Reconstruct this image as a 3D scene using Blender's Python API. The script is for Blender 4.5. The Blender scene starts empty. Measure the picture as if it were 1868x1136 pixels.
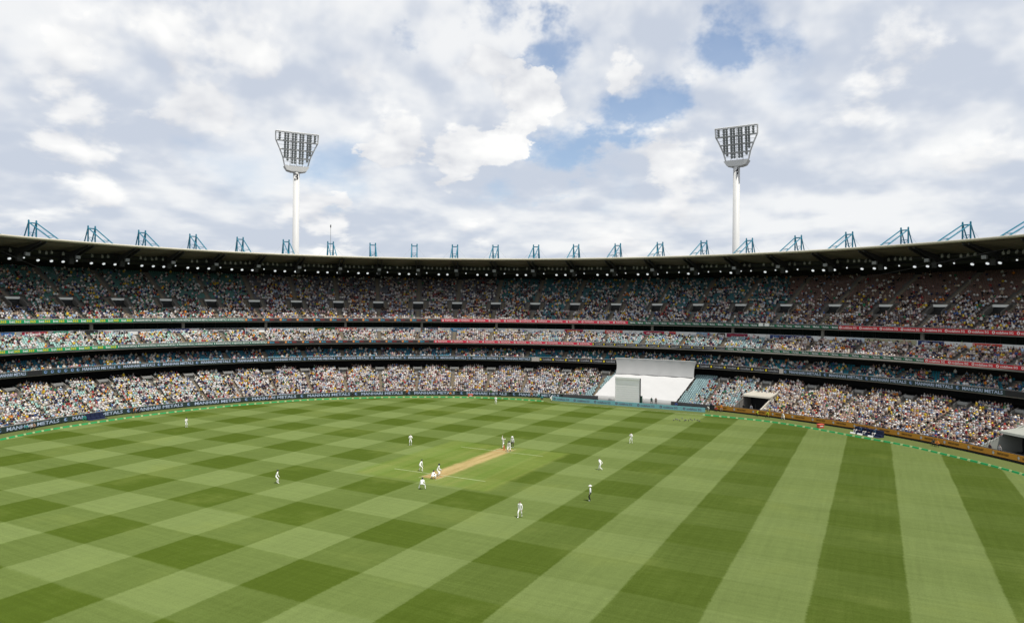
import bpy, bmesh, math, random
import numpy as np
from mathutils import Vector, Matrix

random.seed(7)
RNG = np.random.default_rng(11)
scene = bpy.context.scene
C = scene.collection

# ------------------------------------------------------------------ camera
CAM_H = 22.4
FPX = 1275.0            # focal length in pixels of the 1868 wide frame
HOR = 560.5             # horizon height at the frame centre
ROLL = 0.0088
cam_d = bpy.data.cameras.new('camera')
cam_d.sensor_width = 36.0
cam_d.lens = 36.0 * FPX / 1868.0
cam_d.shift_y = (HOR - 568.0) / 1868.0
cam_d.clip_start = 0.5
cam_d.clip_end = 9000.0
cam = bpy.data.objects.new('camera', cam_d)
cam.location = (0, 0, CAM_H)
cam.rotation_euler = (math.pi / 2, -ROLL, 0)
C.objects.link(cam)
scene.camera = cam

# ------------------------------------------------------------------ light
SUN_EL = math.radians(68.5)
SUN_H = Vector((0.73, -0.68)).normalized()      # horizontal direction towards the sun
sun_vec = Vector((SUN_H.x * math.cos(SUN_EL), SUN_H.y * math.cos(SUN_EL), math.sin(SUN_EL)))
sun_d = bpy.data.lights.new('sun', 'SUN')
sun_d.energy = 4.8
sun_d.angle = math.radians(0.6)
sun_d.color = (1.0, 0.955, 0.88)
sun = bpy.data.objects.new('sun', sun_d)
sun.rotation_euler = sun_vec.to_track_quat('Z', 'Y').to_euler()
C.objects.link(sun)

# ------------------------------------------------------------------ sky
world = bpy.data.worlds.new('World')
scene.world = world
world.use_nodes = True
wt = world.node_tree
wt.nodes.clear()


class NB:
    """small helper for building node graphs"""
    def __init__(self, tree):
        self.t = tree

    def n(self, kind, **kw):
        nd = self.t.nodes.new(kind)
        for k, v in kw.items():
            setattr(nd, k, v)
        return nd

    def link(self, a, b):
        self.t.links.new(a, b)

    def val(self, sock, v):
        if hasattr(v, 'links'):
            self.t.links.new(v, sock)
        elif v is not None:
            sock.default_value = v

    def m(self, op, a, b=None, c=None, clamp=False):
        nd = self.n('ShaderNodeMath', operation=op)
        nd.use_clamp = clamp
        for s, v in zip(nd.inputs, (a, b, c)):
            self.val(s, v)
        return nd.outputs[0]

    def vm(self, op, a, b=None, scale=None):
        nd = self.n('ShaderNodeVectorMath', operation=op)
        self.val(nd.inputs[0], a)
        if b is not None:
            self.val(nd.inputs[1], b)
        if scale is not None:
            self.val(nd.inputs['Scale'], scale)
        return nd.outputs['Value'] if op in ('DOT_PRODUCT', 'LENGTH', 'DISTANCE') else nd.outputs[0]

    def noise(self, vec, scale, detail=6, rough=0.55, dist=0.0, dim='3D', w=None):
        nd = self.n('ShaderNodeTexNoise', noise_dimensions=dim)
        self.val(nd.inputs['Vector'], vec)
        nd.inputs['Scale'].default_value = scale
        nd.inputs['Detail'].default_value = detail
        nd.inputs['Roughness'].default_value = rough
        nd.inputs['Distortion'].default_value = dist
        return nd.outputs[0]

    def smooth(self, v, a, b, lo=0.0, hi=1.0):
        nd = self.n('ShaderNodeMapRange', interpolation_type='SMOOTHSTEP')
        self.val(nd.inputs['Value'], v)
        self.val(nd.inputs['From Min'], a)
        self.val(nd.inputs['From Max'], b)
        nd.inputs['To Min'].default_value = lo
        nd.inputs['To Max'].default_value = hi
        return nd.outputs['Result']

    def mix(self, fac, a, b, blend='MIX'):
        nd = self.n('ShaderNodeMix', data_type='RGBA', blend_type=blend)
        self.val(nd.inputs[0], fac)
        self.val(nd.inputs[6], a if hasattr(a, 'links') else (*a, 1))
        self.val(nd.inputs[7], b if hasattr(b, 'links') else (*b, 1))
        return nd.outputs[2]


w = NB(wt)
tc = w.n('ShaderNodeTexCoord')
D = tc.outputs['Generated']
sep = w.n('ShaderNodeSeparateXYZ')
w.link(D, sep.inputs[0])
dx, dy, dz = sep.outputs
up = w.m('LOGARITHM', w.m('ADD', w.m('MAXIMUM', dz, 0.0), 0.07), math.e)      # clouds flatten towards the horizon


def cloud_point(raise_):
    c_ = w.n('ShaderNodeCombineXYZ')
    w.link(dx, c_.inputs[0])
    w.link(dy, c_.inputs[1])
    w.link(w.m('MULTIPLY', w.m('ADD', up, raise_), 0.50), c_.inputs[2])
    return c_.outputs[0]


P0c, P1c = cloud_point(0.0), cloud_point(0.075)
def direction(px, py):
    v = Vector(((px - 934) / FPX, 1.0, (HOR - py) / FPX))
    return v.normalized()


wobble = w.m('MULTIPLY', w.m('SUBTRACT', w.noise(P0c, 9.0, 5, 0.6), 0.5), 0.16)


def blobs(lst):
    tot = None
    for (px, py), rad, amt in lst:
        dist = w.m('ADD', w.vm('DISTANCE', D, tuple(direction(px, py))), wobble)
        g_ = w.smooth(dist, 0.0, rad * 1.6, amt, 0.0)
        tot = g_ if tot is None else w.m('ADD', tot, g_)
    return tot


# where the blue shows, and where single white heaps stand in front
gaps = blobs([((1190, 212), 0.045, 0.40), ((1110, 222), 0.035, 0.26), ((1030, 278), 0.045, 0.30), ((895, 45), 0.055, 0.26), ((985, 85), 0.040, 0.28), ((740, 72), 0.028, 0.28), ((1375, 30), 0.048, 0.26),
              ((1320, 82), 0.035, 0.22), ((905, 345), 0.04, 0.16), ((625, 300), 0.05, 0.16), ((230, 150), 0.07, 0.10), ((880, -90), 0.08, 0.2), ((430, 330), 0.06, 0.08), ((1500, 180), 0.09, 0.08), ((940, 230), 0.16, 0.10), ((1130, 330), 0.06, 0.12)])
heaps = blobs([((968, 178), 0.050, 0.34), ((1005, 195), 0.040, 0.24), ((855, 283), 0.042, 0.34), ((905, 285), 0.030, 0.22), ((1132, 142), 0.038, 0.32), ((712, 270), 0.034, 0.32), ((890, 112), 0.040, 0.26), ((1215, 285), 0.036, 0.26), ((860, 385), 0.050, 0.22), ((590, 395), 0.04, 0.18),
              ((350, 210), 0.06, 0.16), ((640, 140), 0.05, 0.16), ((180, 280), 0.06, 0.14), ((480, 120), 0.07, 0.12), ((1600, 120), 0.08, 0.12), ((100, 60), 0.08, 0.12)])
veil_n = w.noise(P0c, 2.6, 5, 0.52, 0.15)
veil = w.smooth(w.m('SUBTRACT', w.m('ADD', veil_n, 0.16), gaps), 0.30, 0.56)
cn = w.noise(P0c, 5.6, 8, 0.56, 0.10)
c_lo = w.noise(P0c, 5.6, 4, 0.50, 0.10)
c_up = w.noise(P1c, 5.6, 4, 0.50, 0.10)
hb_ = heaps
heap = w.m('SUBTRACT', w.m('ADD', cn, hb_), w.m('MULTIPLY', gaps, 0.35))
hcov = w.smooth(heap, 0.565, 0.655)
relief = w.m('MULTIPLY', w.m('SUBTRACT', c_lo, c_up), 4.2)
body = w.smooth(heap, 0.56, 0.95, 0.0, 0.22)
lit = w.m('ADD', w.m('ADD', 0.50, relief), w.m('ADD', body, w.m('MULTIPLY', heaps, 0.5)), clamp=True)
hcol = w.mix(lit, (0.70, 0.73, 0.80), (1.12, 1.12, 1.11))
vtone = w.smooth(w.m('ADD', w.m('MULTIPLY', w.noise(P0c, 3.4, 6, 0.55, 0.2), 0.75), w.m('MULTIPLY', relief, 0.22)), 0.26, 0.50)
vcol = w.mix(vtone, (0.665, 0.725, 0.835), (1.02, 1.03, 1.04))
ccol = w.mix(hcov, vcol, hcol)
cover = w.m('MAXIMUM', w.m('ADD', w.m('MULTIPLY', veil, 0.80), 0.16), hcov)
sky = w.n('ShaderNodeTexSky', sky_type='NISHITA')
sky.sun_disc = False
sky.sun_elevation = SUN_EL
sky.sun_rotation = math.atan2(SUN_H.x, SUN_H.y)
sky.altitude = 30
sky.air_density = 1.0
sky.dust_density = 1.2
sky.ozone_density = 2.0
bg1 = w.n('ShaderNodeBackground')
w.link(sky.outputs[0], bg1.inputs[0])
bg1.inputs[1].default_value = 0.15
bg2 = w.n('ShaderNodeBackground')
w.link(ccol, bg2.inputs[0])
bg2.inputs[1].default_value = 0.90
mixs = w.n('ShaderNodeMixShader')
w.link(cover, mixs.inputs[0])
w.link(bg1.outputs[0], mixs.inputs[1])
w.link(bg2.outputs[0], mixs.inputs[2])
wout = w.n('ShaderNodeOutputWorld')
w.link(mixs.outputs[0], wout.inputs[0])

scene.view_settings.view_transform = 'Standard'
scene.view_settings.look = 'None'
scene.view_settings.exposure = 0.0
scene.view_settings.gamma = 1.0
scene.view_settings.use_curve_mapping = False

# ------------------------------------------------------------------ helpers
def tag(o, label=None, cat=None, group=None, kind=None):
    if label: o['label'] = label
    if cat: o['category'] = cat
    if group: o['group'] = group
    if kind: o['kind'] = kind
    return o


def empty(name, loc=(0, 0, 0), label=None, cat=None, group=None, kind=None, rz=0.0):
    o = bpy.data.objects.new(name, None)
    o.location = loc
    o.rotation_euler = (0, 0, rz)
    o.empty_display_size = 0.3
    C.objects.link(o)
    return tag(o, label, cat, group, kind)


def link(name, mesh, parent=None, mw=None):
    """link a mesh object; mw is its matrix relative to the parent"""
    o = bpy.data.objects.new(name, mesh)
    C.objects.link(o)
    if parent is not None:
        o.parent = parent
    if mw is not None:
        o.matrix_basis = mw
    return o


def npmesh(name, V, F, material=None, smooth=False, fcol=None):
    """mesh from arrays; F is (n,4) with repeated last index for triangles, or a list"""
    me = bpy.data.meshes.new(name)
    V = np.asarray(V, np.float32)
    if isinstance(F, np.ndarray):
        tri = F[:, 2] == F[:, 3]
        cnt = np.where(tri, 3, 4).astype(np.int32)
        mask = np.ones(F.shape, bool)
        mask[:, 3] = ~tri
        loops = F[mask].astype(np.int32)
        me.vertices.add(len(V))
        me.vertices.foreach_set('co', V.ravel())
        me.loops.add(len(loops))
        me.loops.foreach_set('vertex_index', loops)
        me.polygons.add(len(F))
        st = np.zeros(len(F), np.int32)
        st[1:] = np.cumsum(cnt)[:-1]
        me.polygons.foreach_set('loop_start', st)
        me.polygons.foreach_set('loop_total', cnt)
        me.update(calc_edges=True)
    else:
        me.from_pydata([tuple(map(float, v)) for v in V], [], F)
        me.update()
    if fcol is not None:
        a = me.attributes.new('col', 'FLOAT_COLOR', 'FACE')
        c = np.ones((len(fcol), 4), np.float32)
        c[:, :3] = fcol
        a.data.foreach_set('color', c.ravel())
    if smooth:
        me.polygons.foreach_set('use_smooth', np.ones(len(me.polygons), bool))
    if material is not None:
        me.materials.append(material)
    return me


class MB:
    """collects shapes into one mesh"""
    def __init__(self):
        self.v = []
        self.f = []

    def quad(self, a, b, c, d):
        n = len(self.v)
        self.v += [a, b, c, d]
        self.f.append((n, n + 1, n + 2, n + 3))
        return self

    def hexa(self, p):
        """8 points: bottom 4 (ccw), top 4"""
        n = len(self.v)
        self.v += [tuple(q) for q in p]
        for q in ((3, 2, 1, 0), (4, 5, 6, 7), (0, 1, 5, 4), (1, 2, 6, 5), (2, 3, 7, 6), (3, 0, 4, 7)):
            self.f.append(tuple(n + i for i in q))
        return self

    def box(self, x0, x1, y0, y1, z0, z1):
        return self.hexa([(x0, y0, z0), (x1, y0, z0), (x1, y1, z0), (x0, y1, z0), (x0, y0, z1), (x1, y0, z1), (x1, y1, z1), (x0, y1, z1)])

    def bar(self, a, b, r, r2=None, n=6, cap=True):
        a, b = Vector(a), Vector(b)
        r2 = r if r2 is None else r2
        d = (b - a).normalized()
        s = d.orthogonal().normalized()
        t = d.cross(s)
        k = len(self.v)
        for i in range(n):
            an = 2 * math.pi * i / n
            o = s * math.cos(an) + t * math.sin(an)
            self.v.append(tuple(a + o * r))
        for i in range(n):
            an = 2 * math.pi * i / n
            o = s * math.cos(an) + t * math.sin(an)
            self.v.append(tuple(b + o * r2))
        for i in range(n):
            j = (i + 1) % n
            self.f.append((k + i, k + j, k + n + j, k + n + i))
        if cap:
            self.f.append(tuple(k + i for i in reversed(range(n))))
            self.f.append(tuple(k + n + i for i in range(n)))
        return self

    def lathe(self, prof, n=12, c=(0, 0)):
        k = len(self.v)
        for r, z in prof:
            for i in range(n):
                a = 2 * math.pi * i / n
                self.v.append((c[0] + r * math.cos(a), c[1] + r * math.sin(a), z))
        m = len(prof)
        for j in range(m - 1):
            for i in range(n):
                i2 = (i + 1) % n
                self.f.append((k + j * n + i, k + j * n + i2, k + (j + 1) * n + i2, k + (j + 1) * n + i))
        self.f.append(tuple(k + i for i in reversed(range(n))))
        self.f.append(tuple(k + (m - 1) * n + i for i in range(n)))
        return self

    def mesh(self, name, material, smooth=False):
        me = bpy.data.meshes.new(name)
        me.from_pydata([tuple(map(float, v)) for v in self.v], [], self.f)
        me.update()
        if smooth:
            me.polygons.foreach_set('use_smooth', np.ones(len(me.polygons), bool))
        me.materials.append(material)
        return me

    def build(self, name, material, parent=None, mw=None, smooth=False):
        return link(name, self.mesh(name, material, smooth), parent, mw)


MATS = {}


def mat(name, col, rough=0.7, metal=0.0, var=0.12, vscale=1.5, emit=0.0, spec=0.3):
    if name in MATS:
        return MATS[name]
    m = bpy.data.materials.new(name)
    m.use_nodes = True
    b = NB(m.node_tree)
    bs = m.node_tree.nodes['Principled BSDF']
    bs.inputs['Roughness'].default_value = rough
    bs.inputs['Metallic'].default_value = metal
    bs.inputs['Specular IOR Level'].default_value = spec
    if var > 0:
        t = b.n('ShaderNodeNewGeometry')
        f = b.noise(t.outputs['Position'], vscale, 5, 0.6)
        k = b.m('ADD', b.m('MULTIPLY', b.m('SUBTRACT', f, 0.5), 2.4 * var), 1.0)
        b.link(b.vm('SCALE', (col[0], col[1], col[2]), scale=k), bs.inputs['Base Color'])
    else:
        bs.inputs['Base Color'].default_value = (*col, 1)
    if emit > 0:
        bs.inputs['Emission Color'].default_value = (*col, 1)
        bs.inputs['Emission Strength'].default_value = emit
    MATS[name] = m
    return m


def attr_mat(name, rough=0.85, var=0.10):
    m = bpy.data.materials.new(name)
    m.use_nodes = True
    b = NB(m.node_tree)
    bs = m.node_tree.nodes['Principled BSDF']
    bs.inputs['Roughness'].default_value = rough
    bs.inputs['Specular IOR Level'].default_value = 0.15
    a = b.n('ShaderNodeAttribute', attribute_name='col')
    t = b.n('ShaderNodeNewGeometry')
    f = b.noise(t.outputs['Position'], 3.0, 3, 0.6)
    k = b.m('ADD', b.m('MULTIPLY', b.m('SUBTRACT', f, 0.5), 2.4 * var), 1.0)
    b.link(b.vm('SCALE', a.outputs['Vector'], scale=k), bs.inputs['Base Color'])
    return m


M_CROWD = attr_mat('clothes_and_skin', 0.85, 0.10)
M_SEAT = attr_mat('seat_plastic', 0.6, 0.12)
M_FIG = attr_mat('cricket_clothing', 0.8, 0.06)
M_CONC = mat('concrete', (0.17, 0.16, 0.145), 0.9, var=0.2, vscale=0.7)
M_CONCD = mat('shade_concrete', (0.028, 0.028, 0.027), 0.9, var=0.25, vscale=0.5)  # near black for soffits and back walls: shade of the voids put into colour
M_STEP = mat('aisle_concrete', (0.25, 0.20, 0.125), 0.9, var=0.2, vscale=0.9)
M_BLACK = mat('black_paint_and_shade', (0.018, 0.019, 0.02), 0.6, var=0.2)
M_WHITE = mat('white_paint', (0.80, 0.80, 0.78), 0.55, var=0.06)
M_OFFW = mat('offwhite_panel', (0.62, 0.62, 0.60), 0.7, var=0.10)
M_GREYM = mat('grey_steel', (0.28, 0.29, 0.30), 0.5, 0.3, var=0.1)
M_DARKM = mat('dark_steel', (0.035, 0.036, 0.036), 0.6, 0.2, var=0.2)
M_TEAL = mat('teal_painted_steel', (0.014, 0.145, 0.215), 0.45, 0.0, var=0.12, vscale=0.6)
M_CREAM = mat('cream_roof_edge', (0.54, 0.50, 0.40), 0.6, var=0.10, vscale=0.4)
M_SOFFIT = mat('roof_lining', (0.17, 0.148, 0.12), 0.8, var=0.25, vscale=0.25)
M_GLASSD = mat('tinted_glass', (0.012, 0.02, 0.018), 0.12, 0.0, var=0.3, vscale=0.3, spec=0.5)

# ------------------------------------------------------------------ the ring of the ground
EL = (-5.8977, 96.3738, 86.0054, 77.0223, -0.677068)     # fence: centre, half axes, turn


def _ring():
    n = 20001
    cx, cy, a, b, th = EL
    t = np.linspace(0, 2 * np.pi, n)
    x, y = a * np.cos(t), b * np.sin(t)
    nx, ny = np.cos(t) / a, np.sin(t) / b
    l = np.hypot(nx, ny)
    nx, ny = nx / l, ny / l
    c, s = math.cos(th), math.sin(th)
    P0 = np.c_[cx + x * c - y * s, cy + x * s + y * c][:-1]
    N = np.c_[nx * c - ny * s, nx * s + ny * c][:-1]
    Q = P0 + 20 * N
    k0 = np.argmin(np.where(Q[:, 1] > 100, abs(Q[:, 0]), 1e9))
    P0, N = np.roll(P0, -k0, 0)[::-1], np.roll(N, -k0, 0)[::-1]
    P0, N = np.roll(P0, 1, 0), np.roll(N, 1, 0)
    P0, N = np.r_[P0, P0[:1]], np.r_[N, N[:1]]
    Q = P0 + 20 * N
    u = np.r_[0, np.cumsum(np.hypot(*np.diff(Q, axis=0).T))]
    L = u[-1]
    u, P0, N = u[:-1], P0[:-1], N[:-1]
    u = np.where(u > L / 2, u - L, u)
    o = np.argsort(u)
    return u[o], P0[o], N[o]


RU, RP, RN = _ring()


def pt(u, v):
    """ring point(s): u metres along the stand (right positive), v metres behind the fence"""
    u = np.asarray(u, float)
    v = np.asarray(v, float)
    return np.stack([np.interp(u, RU, RP[:, 0]) + v * np.interp(u, RU, RN[:, 0]),
                     np.interp(u, RU, RP[:, 1]) + v * np.interp(u, RU, RN[:, 1])], -1)


def normal(u):
    n = np.array([np.interp(u, RU, RN[:, 0]), np.interp(u, RU, RN[:, 1])])
    return n / np.hypot(*n)


def frame(u, v, h=0.0):
    """x along the stand to the right, y away from the field, z up"""
    p = pt(u, v)
    n = normal(u)
    return Matrix(((n[1], n[0], 0, p[0]), (-n[0], n[1], 0, p[1]), (0, 0, 1, h), (0, 0, 0, 1)))


_US = np.linspace(-185, 185, 3701)


def u_px(x, v):
    q = pt(_US, np.full(len(_US), v))
    m = q[:, 1] > 45
    return np.interp(x, 934 + FPX * q[m, 0] / q[m, 1], _US[m])


def px_of(u, v):
    q = pt(u, v)
    return 934 + FPX * q[..., 0] / q[..., 1]


def ground(x, y):
    """ground point seen at a place of the photograph"""
    Y = FPX * CAM_H / (y - (HOR + ROLL * (x - 934)))
    return Vector(((x - 934) / FPX * Y, Y, 0.0))


def stretch(v):
    return 1 + (v - 20) / 101.0


U0, U1 = -156.0, 152.0
# the bays of the stand, as read off the line of tunnel mouths in the top tier
BAYS = [float(x) for x in u_px(np.array([20, 118, 213, 301, 383, 463, 540, 617, 690, 763, 834, 905, 977, 1050, 1125, 1200, 1275, 1353, 1436, 1525, 1618, 1718, 1828], float), 30.0)]
BAYS = [BAYS[0] - 10.2 * k for k in (4, 3, 2, 1)] + BAYS + [BAYS[-1] + 10.65 * k for k in (1, 2, 3, 4)]
BAYS = [b for b in BAYS if U0 + 2 < b < U1 - 2]


def bays(tn):
    """aisle lines; those of the lower tier drift along towards the right"""
    if tn == 'lower':
        return [b + float(np.interp(b, [-40, 60, 125], [0, 2.2, 3.6])) for b in BAYS]
    return BAYS


def strip(name, us, prof, material, parent=None, close=False, smooth=False):
    """surface swept along the ring: prof is a list of (v, h)"""
    us = np.asarray(us, float)
    V = []
    for v, h in prof:
        p = pt(us, np.full(len(us), v))
        V.append(np.c_[p, np.full(len(us), h)])
    V = np.concatenate(V)
    n = len(us)
    m = len(prof)
    i = np.arange(n - 1)
    F = []
    for j in range(m if close else m - 1):
        j2 = (j + 1) % m
        F.append(np.c_[j * n + i, j * n + i + 1, j2 * n + i + 1, j2 * n + i])
    return link(name, npmesh(name, V, np.concatenate(F), material, smooth), parent)


US2 = np.arange(U0, U1 + 0.01, 2.0)

# ------------------------------------------------------------------ ground and turf
g = MB()
R_ = 4000.0
g.quad((-R_, -R_, -0.35), (R_, -R_, -0.35), (R_, R_, -0.35), (-R_, R_, -0.35))
tag(g.build('ground', mat('asphalt', (0.07, 0.07, 0.07), 0.9, var=0.2, vscale=0.05)), kind='structure')


def turf_material(name, mode):
    m = bpy.data.materials.new(name)
    m.use_nodes = True
    b = NB(m.node_tree)
    bs = m.node_tree.nodes['Principled BSDF']
    bs.inputs['Roughness'].default_value = 0.9
    bs.inputs['Specular IOR Level'].default_value = 0.12
    t = b.n('ShaderNodeNewGeometry')
    P = t.outputs['Position']
    sp = b.n('ShaderNodeSeparateXYZ')
    b.link(P, sp.inputs[0])
    X, Y = sp.outputs[0], sp.outputs[1]
    wob = b.m('MULTIPLY', b.m('SUBTRACT', b.noise(P, 0.12, 3, 0.6), 0.5), 0.055)
    jit = b.m('MULTIPLY', b.m('SUBTRACT', b.noise(P, 3.0, 4, 0.75), 0.5), 0.07)
    wob = b.m('ADD', wob, jit)
    # mowing grid: i across the stripes, j along the pitch
    ci = b.m('ADD', b.m('ADD', b.m('MULTIPLY', X, 0.1308), b.m('MULTIPLY', Y, -0.0681)), 9.639)
    cj = b.m('ADD', b.m('ADD', b.m('MULTIPLY', X, 0.0683), b.m('MULTIPLY', Y, 0.1324)), -4.927)
    ii = b.m('ADD', ci, wob)
    jj = b.m('ADD', cj, wob)
    cmb = b.n('ShaderNodeCombineXYZ')
    b.link(ci, cmb.inputs[0])
    b.link(cj, cmb.inputs[1])
    IJ = cmb.outputs[0]
    n_mid = b.noise(P, 0.09, 4, 0.6)
    n_fin = b.noise(P, 1.3, 6, 0.7)
    n_pix = b.noise(P, 9.0, 3, 0.7)
    # drag marks of the mowers along both directions
    st1 = b.noise(b.vm('MULTIPLY', IJ, (14.0, 0.5, 1)), 1.0, 4, 0.65)
    st2 = b.noise(b.vm('MULTIPLY', IJ, (0.5, 14.0, 1)), 1.0, 4, 0.65)
    tone = b.m('ADD', b.m('ADD', b.m('MULTIPLY', b.m('SUBTRACT', n_fin, 0.5), 0.20), b.m('MULTIPLY', b.m('SUBTRACT', n_mid, 0.5), 0.22)),
               b.m('ADD', b.m('MULTIPLY', b.m('SUBTRACT', st1, 0.5), 0.26), b.m('MULTIPLY', b.m('SUBTRACT', st2, 0.5), 0.36)))
    tone = b.m('ADD', tone, b.m('MULTIPLY', b.m('SUBTRACT', n_pix, 0.5), 0.75))
    if mode == 'margin':
        col = b.mix(b.m('ADD', 0.5, tone, clamp=True), (0.075, 0.100, 0.024), (0.110, 0.132, 0.042))
        k = b.m('ADD', 1.0, b.m('MULTIPLY', tone, 0.4))
    else:
        si = b.smooth(b.m('SINE', b.m('MULTIPLY', ii, math.pi)), -0.06, 0.06)
        sj = b.smooth(b.m('SINE', b.m('MULTIPLY', jj, math.pi)), -0.09, 0.09)
        wj = b.smooth(ci, 0.0, 10.0, 0.47, 0.10)  # cross stripes fade rightward: view-dependent sheen put into the colour
        lay = b.m('ADD', b.m('MULTIPLY', si, b.m('SUBTRACT', 1.0, wj)), b.m('MULTIPLY', sj, wj))
        lay = b.m('ADD', 0.5, b.m('MULTIPLY', b.m('SUBTRACT', lay, 0.5), b.smooth(ci, 2.0, 9.0, 1.0, 0.84)))  # stripe contrast eased rightward, part of the same painted sheen
        lay = b.m('ADD', lay, b.m('MULTIPLY', tone, 0.60), clamp=True)
        col = b.mix(lay, (0.051, 0.080, 0.004), (0.130, 0.172, 0.050))
        spots = b.smooth(b.noise(P, 0.9, 6, 0.7), 0.60, 0.74, 0.0, 0.16)
        k = b.m('ADD', b.m('MULTIPLY', tone, 0.75), b.m('ADD', spots, b.smooth(ci, 1.0, 10.0, 0.98, 0.81)))  # turf darkens rightward: view-dependent sheen painted into the albedo
        # drier, yellower growth in patches
        col = b.mix(b.smooth(n_mid, 0.52, 0.72, 0.0, 0.30), col, (0.135, 0.165, 0.036))
        # the square: strips of older pitches, feathered into the outfield
        def inside(c_, lo, hi, e):
            n_ = b.m('MULTIPLY', b.m('SUBTRACT', b.noise(P, 0.55, 5, 0.65), 0.5), e * 2.0)
            c2 = b.m('ADD', c_, n_)
            return b.m('MULTIPLY', b.smooth(c2, lo - e, lo + e), b.smooth(c2, hi - e, hi + e, 1.0, 0.0))
        sqm = b.m('MULTIPLY', inside(ci, 0.42, 3.5, 0.10), inside(cj, 6.1, 9.92, 0.10))
        lane = b.noise(b.vm('MULTIPLY', IJ, (2.3, 0.05, 1)), 1.0, 2, 0.5)
        sq = b.mix(b.smooth(b.m('ADD', lane, b.m('MULTIPLY', tone, 0.25)), 0.36, 0.66), (0.102, 0.158, 0.020), (0.150, 0.182, 0.038))
        worn = b.smooth(b.noise(b.vm('MULTIPLY', IJ, (3.4, 0.25, 1)), 1.0, 4, 0.65), 0.56, 0.74, 0.0, 0.40)
        sq = b.mix(worn, sq, (0.215, 0.200, 0.060))
        sq = b.mix(b.smooth(n_mid, 0.45, 0.7, 0.0, 0.35), sq, (0.098, 0.150, 0.022))
        sq = b.mix(0.12, sq, col)
        col = b.mix(b.m('MULTIPLY', sqm, 0.80), col, sq)
        # the pitch in use: rolled, dry, worn at the ends
        n1 = b.noise(b.vm('MULTIPLY', IJ, (9.0, 0.9, 1)), 1.0, 6, 0.65)
        pm = b.m('MULTIPLY', inside(ci, 1.84, 2.23, 0.075), inside(cj, 6.46, 9.66, 0.09))
        wear = b.smooth(b.m('ADD', b.m('ABSOLUTE', b.m('SUBTRACT', cj, 8.06)), b.m('MULTIPLY', b.m('SUBTRACT', n1, 0.5), 1.0)), 0.9, 1.5)
        pc = b.mix(b.smooth(n1, 0.30, 0.70), (0.285, 0.21, 0.082), (0.385, 0.29, 0.13))
        pc = b.mix(b.m('MULTIPLY', wear, 0.55), pc, (0.33, 0.195, 0.08))
        pc = b.mix(b.smooth(n_fin, 0.55, 0.72, 0.0, 0.55), pc, (0.16, 0.150, 0.045))
        col = b.mix(b.m('MULTIPLY', pm, 0.93), col, pc)
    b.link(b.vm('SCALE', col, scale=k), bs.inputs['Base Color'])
    bump = b.n('ShaderNodeBump')
    bump.inputs['Strength'].default_value = 0.5
    bump.inputs['Distance'].default_value = 0.05
    b.link(b.noise(P, 14.0, 4, 0.7), bump.inputs['Height'])
    b.link(bump.outputs[0], bs.inputs['Normal'])
    return m


def grid_disc(curve, z, name, material):
    """a flat sheet inside a closed curve"""
    me = bpy.data.meshes.new(name)
    c = np.mean(curve, 0)
    V = [(c[0], c[1], z)] + [(p[0], p[1], z) for p in curve]
    n = len(curve)
    F = [(0, i + 1, (i + 1) % n + 1) for i in range(n)]
    me.from_pydata([tuple(map(float, v)) for v in V], [], F)
    me.update()
    me.materials.append(material)
    o = link(name, me)
    # face up
    if me.polygons[0].normal.z < 0:
        me.flip_normals()
    return o


full_u = np.linspace(RU[0], RU[-1], 400)
tag(grid_disc(pt(full_u, np.full(400, -0.05)), 0.0, 'turf', turf_material('margin_turf', 'margin')), kind='structure')

# boundary line, left to right, from the photograph, then round behind the camera
rope_px = [(-160, 842), (-80, 822), (0, 803.5), (62, 790), (125, 779), (250, 760.5), (375, 745.5), (467, 737), (560, 730), (640, 727), (720, 725), (800, 724.8), (880, 725.8), (940, 728.5), (990, 732),
           (1060, 737.5), (1150, 744.5), (1215, 750), (1285, 757), (1345, 763), (1401, 769), (1470, 779.5), (1560, 796), (1651, 812.5), (1740, 833), (1800, 847.5), (1868, 866), (1960, 895), (2060, 930)]
rope_pts = [ground(*p) for p in rope_px]


def catmull(pts, step):
    out = []
    P = [pts[0] * 2 - pts[1]] + list(pts) + [pts[-1] * 2 - pts[-2]]
    for i in range(1, len(P) - 2):
        a, b_, c, d = P[i - 1], P[i], P[i + 1], P[i + 2]
        for k in range(24):
            t = k / 24
            out.append(0.5 * ((2 * b_) + (c - a) * t + (2 * a - 5 * b_ + 4 * c - d) * t * t + (3 * b_ - a - 3 * c + d) * t ** 3))
    out.append(P[-2])
    xy = np.array([(p.x, p.y) for p in out])
    s = np.r_[0, np.cumsum(np.hypot(*np.diff(xy, axis=0).T))]
    q = np.arange(0, s[-1], step)
    return np.c_[np.interp(q, s, xy[:, 0]), np.interp(q, s, xy[:, 1])]


rope = catmull(rope_pts, 0.25)
near = []
ang0 = math.atan2(rope[-1][1] - EL[1], rope[-1][0] - EL[0])
ang1 = math.atan2(rope[0][1] - EL[1], rope[0][0] - EL[0])
if ang1 > ang0: ang1 -= 2 * math.pi
ell_in = pt(full_u, np.full(400, -4.5))
ea = np.arctan2(ell_in[:, 1] - EL[1], ell_in[:, 0] - EL[0])
for k in range(1, 60):
    a = ang0 + (ang1 - ang0) * k / 60
    d = np.abs(np.angle(np.exp(1j * (ea - a))))
    near.append(ell_in[np.argmin(d)])
inner = np.r_[rope[::4], np.array(near)]
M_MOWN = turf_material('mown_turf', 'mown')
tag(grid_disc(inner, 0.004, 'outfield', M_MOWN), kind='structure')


def IJ(i, j):
    A = np.array([[0.1308, -0.0681], [0.0683, 0.1324]])
    p = np.linalg.solve(A, np.array([i - 9.639, j + 4.927]))
    return p


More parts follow.
